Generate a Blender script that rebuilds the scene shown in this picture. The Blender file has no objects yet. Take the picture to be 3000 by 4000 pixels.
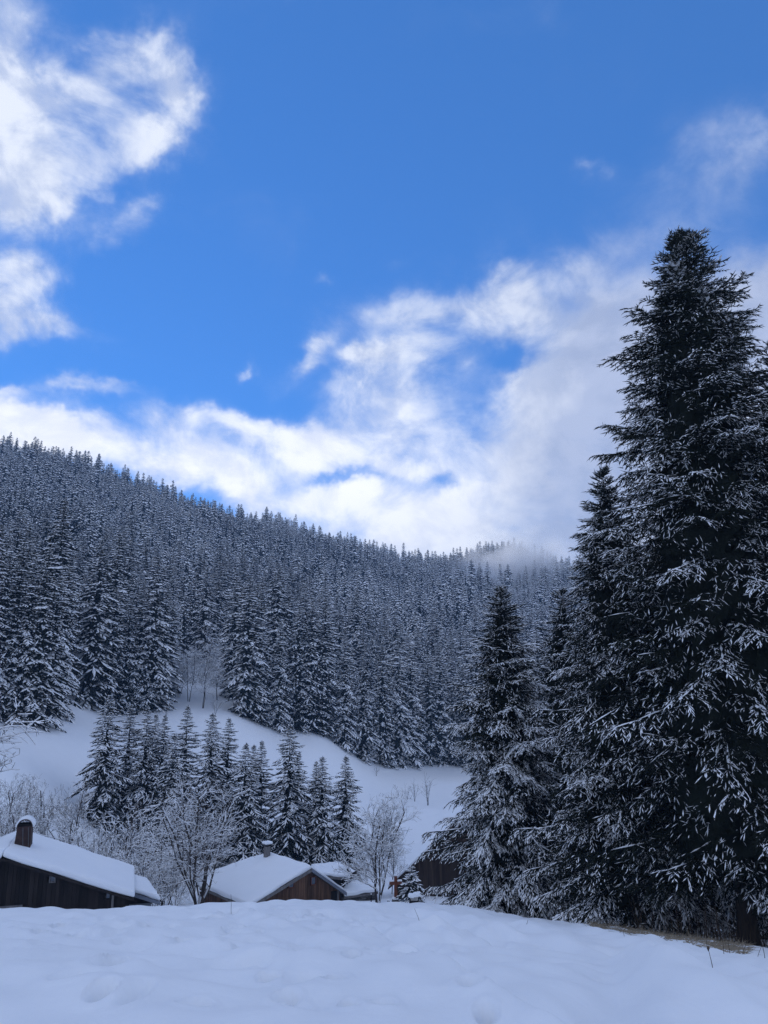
import bpy, bmesh, random
import numpy as np
from math import radians, sin, cos, tan, hypot, pi, atan2, asin, sqrt
from mathutils import Vector, Matrix, noise as mnoise

# ------------------------------------------------------------------ camera, sky, sun, exposure
scene = bpy.context.scene
col = scene.collection
TH = radians(13.0); ct, st = cos(TH), sin(TH)
EYE = 1.7
CAM = np.array([0.0, 0.0, EYE])
FPX = 3000.0                                   # focal length in photo pixels (photo 3000 x 4000)

cam_d = bpy.data.cameras.new('camera'); cam = bpy.data.objects.new('camera', cam_d); col.objects.link(cam)
cam.location = CAM; cam.rotation_euler = (pi/2 + TH, 0, 0)
cam_d.sensor_fit = 'VERTICAL'; cam_d.sensor_height = 24.0; cam_d.lens = 24.0*FPX/4000.0
cam_d.clip_start = 0.1; cam_d.clip_end = 6000
scene.camera = cam
scene.render.engine = 'CYCLES'
scene.cycles.use_denoising = True
scene.cycles.denoiser = 'OPENIMAGEDENOISE'; scene.cycles.denoising_prefilter = 'NONE'
scene.cycles.max_bounces = 4
scene.cycles.diffuse_bounces = 2
scene.cycles.volume_bounces = 3
scene.cycles.transparent_max_bounces = 8
scene.view_settings.view_transform = 'Standard'; scene.view_settings.look = 'None'
scene.view_settings.exposure = 0.48; scene.view_settings.gamma = 1.0

SUN_AZ, SUN_EL = radians(-38), radians(14)     # behind the wooded ridge: the whole valley lies in its shade
sun_d = bpy.data.lights.new('sun', 'SUN'); sun = bpy.data.objects.new('sun', sun_d); col.objects.link(sun)
sun_d.energy = 2.5; sun_d.angle = radians(0.5); sun_d.color = (1.0, 0.93, 0.82)
sdir = Vector((sin(SUN_AZ)*cos(SUN_EL), cos(SUN_AZ)*cos(SUN_EL), sin(SUN_EL)))
sun.rotation_euler = sdir.to_track_quat('Z', 'Y').to_euler()
sun.location = (0, 0, 60)

def ray(px, py):
    u = (px-1500.0)/FPX; v = (2000.0-py)/FPX
    return np.array([u, ct - v*st, st + v*ct])
def az_el(px, py):
    r = ray(px, py); return atan2(r[0], r[1]), atan2(r[2], hypot(r[0], r[1]))

SKY_SAT, SKY_VAL, SKY_TINT = 1.0, 1.0, (0.38, 0.93, 1.60)
world = bpy.data.worlds.new('World'); scene.world = world; world.use_nodes = True
def build_world():
    nt = world.node_tree; nt.nodes.clear(); N = nt.nodes; Lk = nt.links
    def M(op, a, b=None, c=None, clamp=False):
        n = N.new('ShaderNodeMath'); n.operation = op; n.use_clamp = clamp
        for i, x in enumerate((a, b, c)):
            if x is None: continue
            if isinstance(x, (int, float)): n.inputs[i].default_value = x
            else: Lk.new(x, n.inputs[i])
        return n.outputs[0]
    def sstep(x, lo, hi):
        n = N.new('ShaderNodeMapRange'); n.interpolation_type = 'SMOOTHSTEP'
        Lk.new(x, n.inputs[0]); n.inputs[1].default_value = lo; n.inputs[2].default_value = hi
        return n.outputs[0]
    def mix(f, a, b):
        n = N.new('ShaderNodeMix'); n.data_type = 'RGBA'
        for s, x in ((n.inputs[0], f), (n.inputs[6], a), (n.inputs[7], b)):
            if isinstance(x, (int, float)): s.default_value = x
            elif isinstance(x, tuple): s.default_value = (*x, 1)
            else: Lk.new(x, s)
        return n.outputs[2]
    tc = N.new('ShaderNodeTexCoord'); D = tc.outputs['Generated']
    nrm = N.new('ShaderNodeVectorMath'); nrm.operation = 'NORMALIZE'; Lk.new(D, nrm.inputs[0]); D = nrm.outputs[0]
    sx = N.new('ShaderNodeSeparateXYZ'); Lk.new(D, sx.inputs[0]); X, Y, Z = sx.outputs
    AZ = M('ARCTAN2', X, Y); EL = M('ARCSINE', Z)
    sky = N.new('ShaderNodeTexSky'); sky.sky_type = 'NISHITA'; sky.sun_disc = False
    sky.sun_elevation = SUN_EL; sky.sun_rotation = SUN_AZ; sky.altitude = 1800; sky.air_density = 1.0; sky.dust_density = 0.1; sky.ozone_density = 2.5
    # fractal noise on the view direction
    def fbm(off, scale, detail, rough, dist=0.0, sq=(1, 1, 1.6)):
        mp = N.new('ShaderNodeMapping'); Lk.new(D, mp.inputs[0]); mp.inputs[1].default_value = off; mp.inputs[3].default_value = sq
        n = N.new('ShaderNodeTexNoise'); n.inputs['Scale'].default_value = scale; n.inputs['Detail'].default_value = detail
        n.inputs['Roughness'].default_value = rough; n.inputs['Distortion'].default_value = dist
        Lk.new(mp.outputs[0], n.inputs['Vector']); return n.outputs[0]
    n1 = fbm((3.1, 1.7, 0.4), 9.0, 9, 0.60, 0.4, (1, 1, 1.35))
    n1b = fbm((3.1+0.015, 1.7-0.012, 0.4-0.03), 9.0, 5, 0.58, 0.4, (1, 1, 1.35))
    n2 = fbm((9.0, 4.2, 2.0), 2.2, 3, 0.5)
    # cloud banks: px, py, rx, ry (photo pixels), tilt (degrees, falling to the right), weight, greyness
    banks = [
        (100, 540, 220, 300, 0, 1.1, .05), (50, 150, 220, 220, 0, .9, .05), (500, 310, 260, 130, 0, .85, .1), (690, 270, 110, 150, 0, .7, .15), (720, 430, 90, 110, 0, .5, .2), (450, 600, 230, 100, -10, .85, .1), (610, 580, 120, 90, 0, .6, .1),
        (160, 760, 200, 120, 0, .85, .05), (330, 440, 170, 120, 0, .35, .1), (520, 815, 120, 50, -20, .6, .1), (460, 905, 120, 60, 0, .5, .1), (-200, 400, 300, 500, 0, .9, .1),
        (125, 1085, 180, 115, 0, 1.0, .05), (180, 1245, 200, 65, 15, .9, .05), (-40, 1180, 150, 120, 0, .8, .05), (380, 1500, 200, 45, 10, 1.05, 0), (40, 1500, 110, 30, 0, .55, 0),
        (200, 1660, 260, 90, 8, 1.3, 0), (-60, 1640, 250, 100, 0, 1.2, 0), (850, 1650, 270, 75, 5, 1.0, .05), (1090, 1730, 200, 85, 10, .8, .1), (630, 1800, 300, 120, 10, .6, .05), (800, 1870, 650, 130, 12, .55, .1),
        (1720, 1230, 330, 105, 0, 1.05, .15), (2040, 1160, 160, 90, 0, .7, .25), (1190, 1360, 130, 65, -30, .95, .1), (1460, 1400, 170, 65, 0, .7, .1), (1640, 1420, 180, 90, 0, .8, .15),
        (1450, 1540, 260, 95, 0, .85, .1), (1360, 1680, 260, 80, -10, .8, .1), (2080, 1500, 140, 110, -35, .95, .1), (1810, 1720, 260, 140, 0, .8, .2), (1540, 1810, 240, 60, 5, .6, .15),
        (1340, 1940, 170, 60, 0, 1.2, 0), (1840, 1950, 190, 85, 0, 1.15, .05), (1600, 2090, 560, 110, 0, 1.3, .15), (1310, 1855, 120, 26, 0, -.45, 0), (1720, 1872, 75, 34, 0, -.5, 0), (1990, 1350, 110, 55, 0, -.4, 0), (1000, 1900, 330, 90, 8, .55, .05), (1250, 1800, 300, 90, 5, .5, .1),
        (2280, 1700, 260, 420, 0, 1.15, .9), (2750, 1550, 520, 520, 0, 1.4, 1.0), (3050, 1200, 330, 220, 0, 1.1, 1.0), (2400, 1300, 210, 230, 0, .95, 1.0), (2300, 2150, 500, 330, 0, 1.4, .8),
        (2740, 650, 520, 140, -18, .38, .6), (2300, 615, 90, 40, -8, .5, .4), (3000, 560, 260, 150, 0, .35, .5), (1240, 1085, 60, 30, 0, .6, 0), (930, 1385, 42, 26, -20, .6, 0),
        (1980, 90, 200, 110, 0, .25, .2), (960, 30, 200, 80, 0, .18, .2), (1020, 900, 250, 160, 40, .2, .2), (2180, 1040, 160, 110, 0, .35, .3), (2500, 900, 260, 90, -10, .3, .6), (2900, 420, 300, 120, -15, .22, .5), (1570, 1000, 60, 25, 0, .25, 0)]
    Wm, Hm = 1536, 768
    uu, vv = np.meshgrid((np.arange(Wm)+.5)/Wm, (np.arange(Hm)+.5)/Hm)
    phi = -(uu-.5)*2*pi; ele = (vv-.5)*pi; dx, dy, dz_ = np.cos(ele)*np.cos(phi), np.cos(ele)*np.sin(phi), np.sin(ele)
    dep = dy*ct + dz_*st; ok = dep > .25; dep = np.where(ok, dep, 1)
    PX = 1500 + FPX*dx/dep; PY = 2000 - FPX*(-dy*st + dz_*ct)/dep
    dm = np.zeros_like(PX); gm = np.zeros_like(PX)
    for px, py, rx, ry, tl, w, g in banks:
        c, s_ = cos(radians(tl)), sin(radians(tl)); ax, ay = PX-px, PY-py
        e = w*np.exp(-((ax*c+ay*s_)/rx)**2 - ((ay*c-ax*s_)/ry)**2); dm += e; gm += g*np.maximum(e, 0)
    edge = np.maximum(np.maximum(-150-PX, PX-3250), -250-PY)/500; inside = np.where(ok, 1-np.clip(edge, 0, 1), 0.0)
    low = np.clip((.20-ele)/.15, 0, 1)                                      # towards the horizon the cloud closes up
    dm = np.clip(dm, 0, 1.45)
    img = bpy.data.images.new('cloud_cover', Wm, Hm, float_buffer=True, is_data=True)
    arr = np.zeros((Hm, Wm, 4), np.float32); arr[..., 0] = dm*inside; arr[..., 1] = np.clip(gm/np.maximum(dm+.15, .15), 0, 1)*inside; arr[..., 2] = np.maximum((1-inside), low); arr[..., 3] = 1
    img.pixels.foreach_set(arr.ravel()); img.pack()
    et = N.new('ShaderNodeTexEnvironment'); et.image = img; et.projection = 'EQUIRECTANGULAR'; 
    wn = N.new('ShaderNodeTexNoise'); wn.inputs['Scale'].default_value = 7.0; wn.inputs['Detail'].default_value = 5; wn.inputs['Roughness'].default_value = .6; Lk.new(D, wn.inputs['Vector'])
    w1 = N.new('ShaderNodeVectorMath'); w1.operation = 'SUBTRACT'; Lk.new(wn.outputs['Color'], w1.inputs[0]); w1.inputs[1].default_value = (.5, .5, .5)
    w2 = N.new('ShaderNodeVectorMath'); w2.operation = 'MULTIPLY_ADD'; Lk.new(w1.outputs[0], w2.inputs[0]); w2.inputs[1].default_value = (.16, .16, .13); Lk.new(D, w2.inputs[2])
    Lk.new(w2.outputs[0], et.inputs[0])
    sp = N.new('ShaderNodeSeparateColor'); Lk.new(et.outputs[0], sp.inputs[0]); cmap, gfac, out = sp.outputs[0], sp.outputs[1], sp.outputs[2]
    dens = M('ADD', cmap, M('MULTIPLY', M('MULTIPLY', sstep(n2, 0.31, 0.55), 1.1), out))       # beyond the picture the same broken cloud goes on
    amp = M('MULTIPLY', M('ADD', .6, M('MULTIPLY', 2.4, M('MINIMUM', dens, 0.9))), M('SUBTRACT', 1.0, M('MULTIPLY', gfac, .5)))
    d1 = M('ADD', dens, M('MULTIPLY', M('SUBTRACT', n1, 0.5), amp))
    cov = M('MULTIPLY', sstep(d1, 0.03, 1.55), M('ADD', 0.40, M('MULTIPLY', 0.60, sstep(dens, .2, .8))))
    # self-shading: density towards the light against density here
    lit = sstep(M('ADD', M('MULTIPLY', M('SUBTRACT', n1, n1b), 2.4), M('MULTIPLY', M('SUBTRACT', n2, .5), .25)), -0.30, 0.30)
    white = mix(lit, (3.8, 4.45, 6.15), (6.3, 6.7, 7.6))
    dull = mix(lit, (2.85, 3.4, 4.95), (3.45, 4.0, 5.6))
    cloud = mix(gfac, white, dull)
    # brightest just above the sunlit ridge
    glow = M('MULTIPLY', sstep(EL, 0.46, 0.26), sstep(EL, 0.06, 0.2))
    cloud = mix(M('MULTIPLY', M('MULTIPLY', glow, M('SUBTRACT', 1.0, gfac)), .55), cloud, (9.6, 9.6, 9.8))
    hs = N.new('ShaderNodeHueSaturation'); hs.inputs['Saturation'].default_value = SKY_SAT; hs.inputs['Value'].default_value = SKY_VAL
    Lk.new(sky.outputs[0], hs.inputs['Color'])
    tint = N.new('ShaderNodeMix'); tint.data_type = 'RGBA'; tint.blend_type = 'MULTIPLY'; tint.inputs[0].default_value = 1
    Lk.new(hs.outputs[0], tint.inputs[6]); tint.inputs[7].default_value = (*SKY_TINT, 1)
    clear = mix(.5, tint.outputs[2], (.46, 1.65, 4.7))
    fin = mix(cov, clear, cloud)
    bg = N.new('ShaderNodeBackground'); bg.inputs[1].default_value = 0.1; Lk.new(fin, bg.inputs[0])
    o = N.new('ShaderNodeOutputWorld'); Lk.new(bg.outputs[0], o.inputs[0])

build_world()
world.cycles.sampling_method = 'MANUAL'; world.cycles.sample_map_resolution = 512

# ------------------------------------------------------------------ helpers
def PD(px, py, d):
    r = ray(px, py); return CAM + r*d/hypot(r[0], r[1])
def PZ(px, py, z):
    r = ray(px, py); return CAM + r*(z-EYE)/r[2]
def PP(px, py, p0, n):
    r = ray(px, py); return CAM + r*(((p0-CAM) @ n)/(r @ n))
def proj(p):
    q = np.asarray(p, float) - CAM
    dep = q[..., 1]*ct + q[..., 2]*st; up = -q[..., 1]*st + q[..., 2]*ct
    return 1500 + FPX*q[..., 0]/dep, 2000 - FPX*up/dep

def tag(o, label=None, cat=None, group=None, kind=None):
    if label: o['label'] = label
    if cat: o['category'] = cat
    if group: o['group'] = group
    if kind: o['kind'] = kind
    return o
def empty(name, loc, rz=0.0, scale=1.0):
    o = bpy.data.objects.new(name, None); o.location = loc; o.rotation_euler = (0, 0, rz); o.scale = (scale,)*3
    o.empty_display_size = 0.3; col.objects.link(o); return o
def link(name, me, parent=None, loc=(0, 0, 0), rz=0.0):
    o = bpy.data.objects.new(name, me); col.objects.link(o); o.parent = parent; o.location = loc; o.rotation_euler = (0, 0, rz); return o
def tri_mesh(name, V, F, mats, mi=None, smooth=False):
    """V (n,3), F (m,3 or 4) arrays"""
    me = bpy.data.meshes.new(name); V = np.asarray(V, np.float32); F = np.asarray(F, np.int32); k = F.shape[1]
    me.vertices.add(len(V)); me.vertices.foreach_set('co', V.ravel())
    me.loops.add(F.size); me.loops.foreach_set('vertex_index', F.ravel())
    me.polygons.add(len(F)); me.polygons.foreach_set('loop_start', np.arange(0, F.size, k, dtype=np.int32))
    if mi is not None: me.polygons.foreach_set('material_index', np.asarray(mi, np.int32))
    if smooth: me.polygons.foreach_set('use_smooth', np.ones(len(F), bool))
    me.update(calc_edges=True)
    for m in (mats if isinstance(mats, (list, tuple)) else [mats]): me.materials.append(m)
    return me
class Geo:
    def __init__(s): s.V = []; s.F = []; s.n = 0
    def add(s, V, F):
        s.V.append(np.asarray(V, float)); s.F.append(np.asarray(F, int) + s.n); s.n += len(V)
    def arr(s): return np.concatenate(s.V), np.concatenate(s.F)
def poly_mesh(name, V, F, mat, bevel=0.0, seg=2, smooth=False):
    bm = bmesh.new(); vs = [bm.verts.new(tuple(map(float, v))) for v in V]
    for f in F: bm.faces.new([vs[i] for i in f])
    bmesh.ops.recalc_face_normals(bm, faces=bm.faces)
    if bevel: bmesh.ops.bevel(bm, geom=list(bm.edges), offset=bevel, segments=seg, profile=.6, affect='EDGES', clamp_overlap=True)
    me = bpy.data.meshes.new(name); bm.to_mesh(me); bm.free(); me.materials.append(mat)
    if smooth:
        for p in me.polygons: p.use_smooth = True
    return me
def prism(pts, off):
    """closed prism between polygon pts and pts+off"""
    pts = [np.asarray(p, float) for p in pts]; n = len(pts); off = np.asarray(off, float)
    V = pts + [p+off for p in pts]
    F = [list(range(n))[::-1], list(range(n, 2*n))] + [[i, (i+1) % n, n+(i+1) % n, n+i] for i in range(n)]
    return V, F
def box_pts(c, ax, ay, az):
    c, ax, ay, az = map(lambda q: np.asarray(q, float), (c, ax, ay, az))
    return prism([c-ax-ay-az, c+ax-ay-az, c+ax+ay-az, c-ax+ay-az], 2*az)

# ------------------------------------------------------------------ materials
def mat(name, rgb, rough=.8, var=0.0, vscale=3.0, bump=0.0, bscale=20.0, spec=.3, stretch=(1, 1, 1), objrand=0.0, bdist=.02):
    m = bpy.data.materials.new(name); m.use_nodes = True; nt = m.node_tree; b = nt.nodes['Principled BSDF']
    b.inputs['Roughness'].default_value = rough; b.inputs['Specular IOR Level'].default_value = spec
    b.inputs['Base Color'].default_value = (*rgb, 1)
    tc = nt.nodes.new('ShaderNodeTexCoord'); mp = nt.nodes.new('ShaderNodeMapping'); mp.inputs[3].default_value = stretch
    nt.links.new(tc.outputs['Object'], mp.inputs[0])
    if var or objrand:
        n = nt.nodes.new('ShaderNodeTexNoise'); n.inputs['Scale'].default_value = vscale; n.inputs['Detail'].default_value = 6
        nt.links.new(mp.outputs[0], n.inputs['Vector'])
        mr = nt.nodes.new('ShaderNodeMapRange'); mr.inputs[1].default_value = .25; mr.inputs[2].default_value = .75
        mr.inputs[3].default_value = 1-var; mr.inputs[4].default_value = 1+var; nt.links.new(n.outputs[0], mr.inputs[0])
        out = mr.outputs[0]
        if objrand:
            oi = nt.nodes.new('ShaderNodeObjectInfo'); m2 = nt.nodes.new('ShaderNodeMapRange'); m2.inputs[3].default_value = 1-objrand; m2.inputs[4].default_value = 1+objrand
            nt.links.new(oi.outputs['Random'], m2.inputs[0]); mm = nt.nodes.new('ShaderNodeMath'); mm.operation = 'MULTIPLY'
            nt.links.new(out, mm.inputs[0]); nt.links.new(m2.outputs[0], mm.inputs[1]); out = mm.outputs[0]
        vm = nt.nodes.new('ShaderNodeVectorMath'); vm.operation = 'SCALE'; vm.inputs[0].default_value = rgb; nt.links.new(out, vm.inputs['Scale'])
        nt.links.new(vm.outputs[0], b.inputs['Base Color'])
    if bump:
        n = nt.nodes.new('ShaderNodeTexNoise'); n.inputs['Scale'].default_value = bscale; n.inputs['Detail'].default_value = 5
        nt.links.new(mp.outputs[0], n.inputs['Vector'])
        bp = nt.nodes.new('ShaderNodeBump'); bp.inputs['Strength'].default_value = bump; bp.inputs['Distance'].default_value = bdist
        nt.links.new(n.outputs[0], bp.inputs['Height']); nt.links.new(bp.outputs[0], b.inputs['Normal'])
    return m
SNOW = mat('snow', (.86, .88, .90), .7, .015, .6, .35, 9.0, .2, bdist=.03)
SNOWT = mat('tree_snow', (.90, .91, .92), .8, spec=.1)
NEEDLE = mat('needles', (.011, .015, .010), .75, .35, .8, spec=.15)
BARK = mat('bark', (.050, .040, .034), .9, .35, 6, .5, 14, .2, (1, 1, .25))
TWIG = mat('twigs', (.075, .062, .055), .9, .3, 2, spec=.2)
FROST = mat('frosted_twigs', (.22, .22, .23), .9, .3, 1.5, spec=.1)
WOODB = mat('brown_planks', (.105, .056, .033), .85, .45, 5, .4, 40, .2, (1, 1, .12), .30)
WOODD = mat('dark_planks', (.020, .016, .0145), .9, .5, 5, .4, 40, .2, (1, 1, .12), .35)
WOODG = mat('grey_boards', (.16, .15, .145), .85, .3, 6, .3, 30, .2, (1, 1, .15))
FASCIA = mat('metal_fascia', (.17, .19, .23), .5, .15, 4, spec=.4)
BACK = mat('wall_backing', (.012, .010, .009), .95)
REDWOOD = mat('red_brown_timber', (.15, .048, .025), .75, .3, 8, .3, 40, .3, (1, 1, .15))
WOODM = mat('old_brown_planks', (.042, .028, .021), .9, .45, 5, .4, 40, .2, (1, 1, .12), .35)
STONE = mat('stone', (.13, .125, .12), .9, .45, 7, .6, 18, .2, objrand=.4)
MORTAR = mat('mortar', (.05, .048, .045), .95)
CONCRETE = mat('concrete', (.20, .21, .22), .9, .2, 5, .3, 25, .2)
GLASS = mat('window_glass', (.06, .08, .11), .08, spec=.8)
RUST = mat('rusty_sheet', (.042, .021, .017), .7, .4, 5, .25, 18, .3)
GREYMET = mat('grey_metal', (.10, .10, .105), .55, .2, 6, spec=.4)
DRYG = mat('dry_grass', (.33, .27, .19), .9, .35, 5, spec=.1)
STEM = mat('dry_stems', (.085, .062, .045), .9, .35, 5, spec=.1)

# ------------------------------------------------------------------ terrain
def slope_of(px, py, d):
    p = PD(px, py, d); return atan2(p[0], p[1]), np.log(d), (p[2])/d          # height above the ground under the camera / distance
ctrl = []
for s in [(px, py, d) for px, py, d in [
    # near snow field
    (100, 3800, 9), (100, 3650, 14), (100, 3556, 23), (420, 3558, 23), (800, 3532, 23), (1200, 3521, 23), (1500, 3530, 23), (1750, 3550, 23),
    (-500, 3560, 23), (1500, 3800, 9), (1500, 3650, 14), (800, 3800, 9), (800, 3650, 14), (2200, 3830, 9), (2200, 3690, 15),
    (2000, 3590, 26), (2200, 3617, 27), (2900, 3900, 9), (2900, 3780, 15), (2960, 3722, 24), (3500, 3760, 24), (2474, 3636, 33), (2960, 3692, 32), (3400, 3730, 33),
    # behind the brow
    (100, 3640, 44), (450, 3630, 46), (-400, 3640, 44), (760, 3590, 44), (1200, 3590, 44), (1500, 3580, 44), (760, 3537, 60), (1750, 3560, 44),
    (1000, 3575, 72), (1206, 3572, 74), (1340, 3524, 77), (1450, 3521, 76), (1545, 3533, 70), (1640, 3540, 66), (1900, 3575, 60), (2300, 3590, 60), (2900, 3620, 60),
    # hamlet floor and meadow
    (0, 3420, 78), (-500, 3400, 78), (500, 3420, 93), (1050, 3400, 103), (1400, 3400, 104), (1650, 3310, 118), (2200, 3330, 118), (2900, 3300, 118),
    (0, 3000, 101), (-500, 3000, 101), (480, 2950, 132), (1000, 2960, 150), (1300, 3050, 160), (1500, 3200, 140), (1900, 3170, 150), (2500, 3150, 150),
    # foot of the forest
    (0, 2835, 125), (-500, 2850, 125), (139, 2855, 124), (238, 2762, 148), (450, 2800, 163), (600, 2782, 166), (790, 2712, 195), (905, 2745, 186),
    (1080, 2872, 178), (1250, 2892, 184), (1470, 3012, 193), (1720, 3004, 212), (2400, 3050, 230), (3300, 3060, 230),
    # wooded slope
    (0, 2350, 300), (-500, 2350, 300), (500, 2420, 300), (1000, 2520, 310), (1500, 2640, 320), (2000, 2740, 330), (2900, 2780, 330),
    (0, 2080, 460), (500, 2180, 470), (1000, 2310, 480), (1500, 2430, 490), (2000, 2500, 500), (2900, 2560, 500), (-500, 2050, 460),
    # ridge
    (-500, 1735, 680), (0, 1830, 700), (400, 1922, 720), (800, 2068, 740), (1200, 2148, 760), (1500, 2244, 780), (1690, 2282, 800), (1880, 2224, 860), (2050, 2240, 880),
    (2200, 2310, 880), (2500, 2330, 880), (3300, 2400, 880),
    # far side of it
    (-500, 2200, 1050), (0, 2250, 1050), (800, 2380, 1100), (1500, 2450, 1150), (2000, 2470, 1200), (3300, 2560, 1200),
    (-500, 2500, 1500), (800, 2560, 1500), (2000, 2580, 1500), (3300, 2600, 1500)]]:
    ctrl.append(slope_of(*s))
for px in (-500, 200, 900, 1500, 2200, 2900, 3500):
    a = az_el(px, 3600)[0]; k = -.075 - .02*max(0, a)/.4
    ctrl += [(a, np.log(1.5), k), (a, np.log(4.5), k*1.15)]
ctrl = np.array(ctrl)
KA = 3.2
CX = np.stack([ctrl[:, 0]*KA, ctrl[:, 1]], 1)
def _U(r2): return np.where(r2 > 1e-12, r2*np.log(np.maximum(r2, 1e-12)), 0.0)
_K = _U(((CX[:, None]-CX[None])**2).sum(-1)) + 2e-3*np.eye(len(CX))
_P = np.c_[np.ones(len(CX)), CX]
_A = np.block([[_K, _P], [_P.T, np.zeros((3, 3))]])
_W = np.linalg.solve(_A, np.r_[ctrl[:, 2], 0, 0, 0])
def _slope(a, ld):
    q = np.stack([a*KA, ld], -1); sh = q.shape[:-1]; q = q.reshape(-1, 2); out = np.empty(len(q))
    for i in range(0, len(q), 20000):
        b = q[i:i+20000]
        out[i:i+20000] = _U(((b[:, None]-CX[None])**2).sum(-1)) @ _W[:-3] + _W[-3] + b @ _W[-2:]
    return out.reshape(sh)
_TA = np.linspace(-.62, .62, 280); _TL = np.linspace(np.log(1.5), np.log(1500), 700)
_TAB = _slope(*np.meshgrid(_TA, _TL, indexing='ij'))
def slope_at(a, ld):
    i = np.clip((a-_TA[0])/(_TA[1]-_TA[0]), 0, len(_TA)-1.001); j = np.clip((ld-_TL[0])/(_TL[1]-_TL[0]), 0, len(_TL)-1.001)
    i0 = i.astype(int); j0 = j.astype(int); u = i-i0; v = j-j0
    return (_TAB[i0, j0]*(1-u)+_TAB[i0+1, j0]*u)*(1-v) + (_TAB[i0, j0+1]*(1-u)+_TAB[i0+1, j0+1]*u)*v
def ground0(x, y):
    x = np.asarray(x, float); y = np.asarray(y, float)
    d = np.maximum(np.hypot(x, y), 1e-3); a = np.arctan2(x, y)
    ac = np.clip(a, -.62, .62); ld = np.clip(np.log(d), np.log(1.5), np.log(1500))
    s = slope_at(ac, ld)
    w = np.clip((np.abs(a)-.75)/1.0, 0, 1); w = w*w*(3-2*w)
    back = np.where(d < 60, .03, .03 + .10*np.clip((d-60)/600, 0, 1))
    return d*(s*(1-w) + back*w)

rng = np.random.default_rng(7)
def hit0(px, py):
    """first point where the view ray through a photo pixel meets the plain snow surface"""
    ds = np.exp(np.linspace(np.log(3), np.log(1100), 1500)); r = ray(px, py); h = hypot(r[0], r[1])
    P = CAM[None] + r[None]*(ds/h)[:, None]
    g = ground0(P[:, 0], P[:, 1]); i = np.argmax(P[:, 2] <= g)
    return P[i] if P[i, 2] <= g[i] else P[-1]
# dents: x, y, radius across, radius along, depth
dents = []; near_cap = lambda s: min(s, .95)
for px, py, s in [(230, 3640, 1), (320, 3735, 1.1), (440, 3790, 1.3), (300, 3590, .7), (150, 3660, .8), (640, 3590, .7), (820, 3600, .6), (940, 3575, .6), (1080, 3590, .7), (1170, 3585, .6),
                  (1370, 3790, 1.2), (1310, 3840, 1.2), (1370, 3920, 1.1), (1500, 3930, 1.3), (1120, 3900, 1), (390, 3925, 1.2), (880, 3650, .7), (940, 3730, .9), (1240, 3610, .6), (1560, 3625, .7),
                  (1660, 3780, 1), (1840, 3900, 1), (1460, 3700, .8), (1330, 3650, .7), (700, 3690, .8), (1010, 3650, .7), (1900, 3980, 1.3), (560, 3640, .7), (760, 3940, 1.1), (1180, 3700, .8), (1480, 3600, .6), (1050, 3830, 1)]:
    p = hit0(px, py); dents.append((p[0], p[1], .085*near_cap(s)*rng.uniform(.8, 1.2), .16*near_cap(s)*rng.uniform(.8, 1.2), .18*near_cap(s)))
for i in range(110):
    px = rng.normal(1000, 420); py = 3545 + abs(rng.normal(0, 150))
    if py > 4050: continue
    p = hit0(px, py); dents.append((p[0], p[1], rng.uniform(.07, .2), rng.uniform(.12, .3), rng.uniform(.06, .15)))
# soft drifts and old ski tracks: polyline in photo pixels, half width, height
lines = []
for pts, w, h in [([(1290, 3556), (1420, 3600), (1560, 3660), (1700, 3720)], .16, -.06), ([(1560, 3556), (1750, 3610), (1900, 3660), (2000, 3700)], .14, -.05),
                  ([(1630, 3560), (1830, 3610), (2020, 3665)], .2, .05), ([(1700, 3640), (1800, 3650), (1870, 3640)], .35, .05), ([(1480, 3570), (1700, 3640), (1780, 3670)], .12, .035),
                  ([(1560, 3740), (1760, 3830), (1960, 3930), (2120, 4010)], .28, .07), ([(1700, 3730), (1960, 3860), (2250, 4000)], .2, -.05),
                  ([(2050, 3640), (2350, 3720), (2650, 3830), (2900, 3960)], .4, .08), ([(2300, 3650), (2600, 3720), (2850, 3800), (3050, 3860)], .35, .07), ([(2550, 3690), (2800, 3740), (3050, 3800)], .3, .05),
                  ([(2380, 3700), (2420, 3820), (2400, 3960)], .35, -.06), ([(2520, 3760), (2560, 3880), (2600, 4020)], .3, .06),
                  ([(1250, 3700), (1420, 3740), (1500, 3800), (1640, 3890)], .35, .05), ([(900, 3560), (1100, 3620), (1350, 3680)], .25, .035), ([(600, 3700), (900, 3720), (1200, 3780)], .4, .035)]:
    lines.append(([hit0(*q)[:2] for q in pts], w, h))
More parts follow.
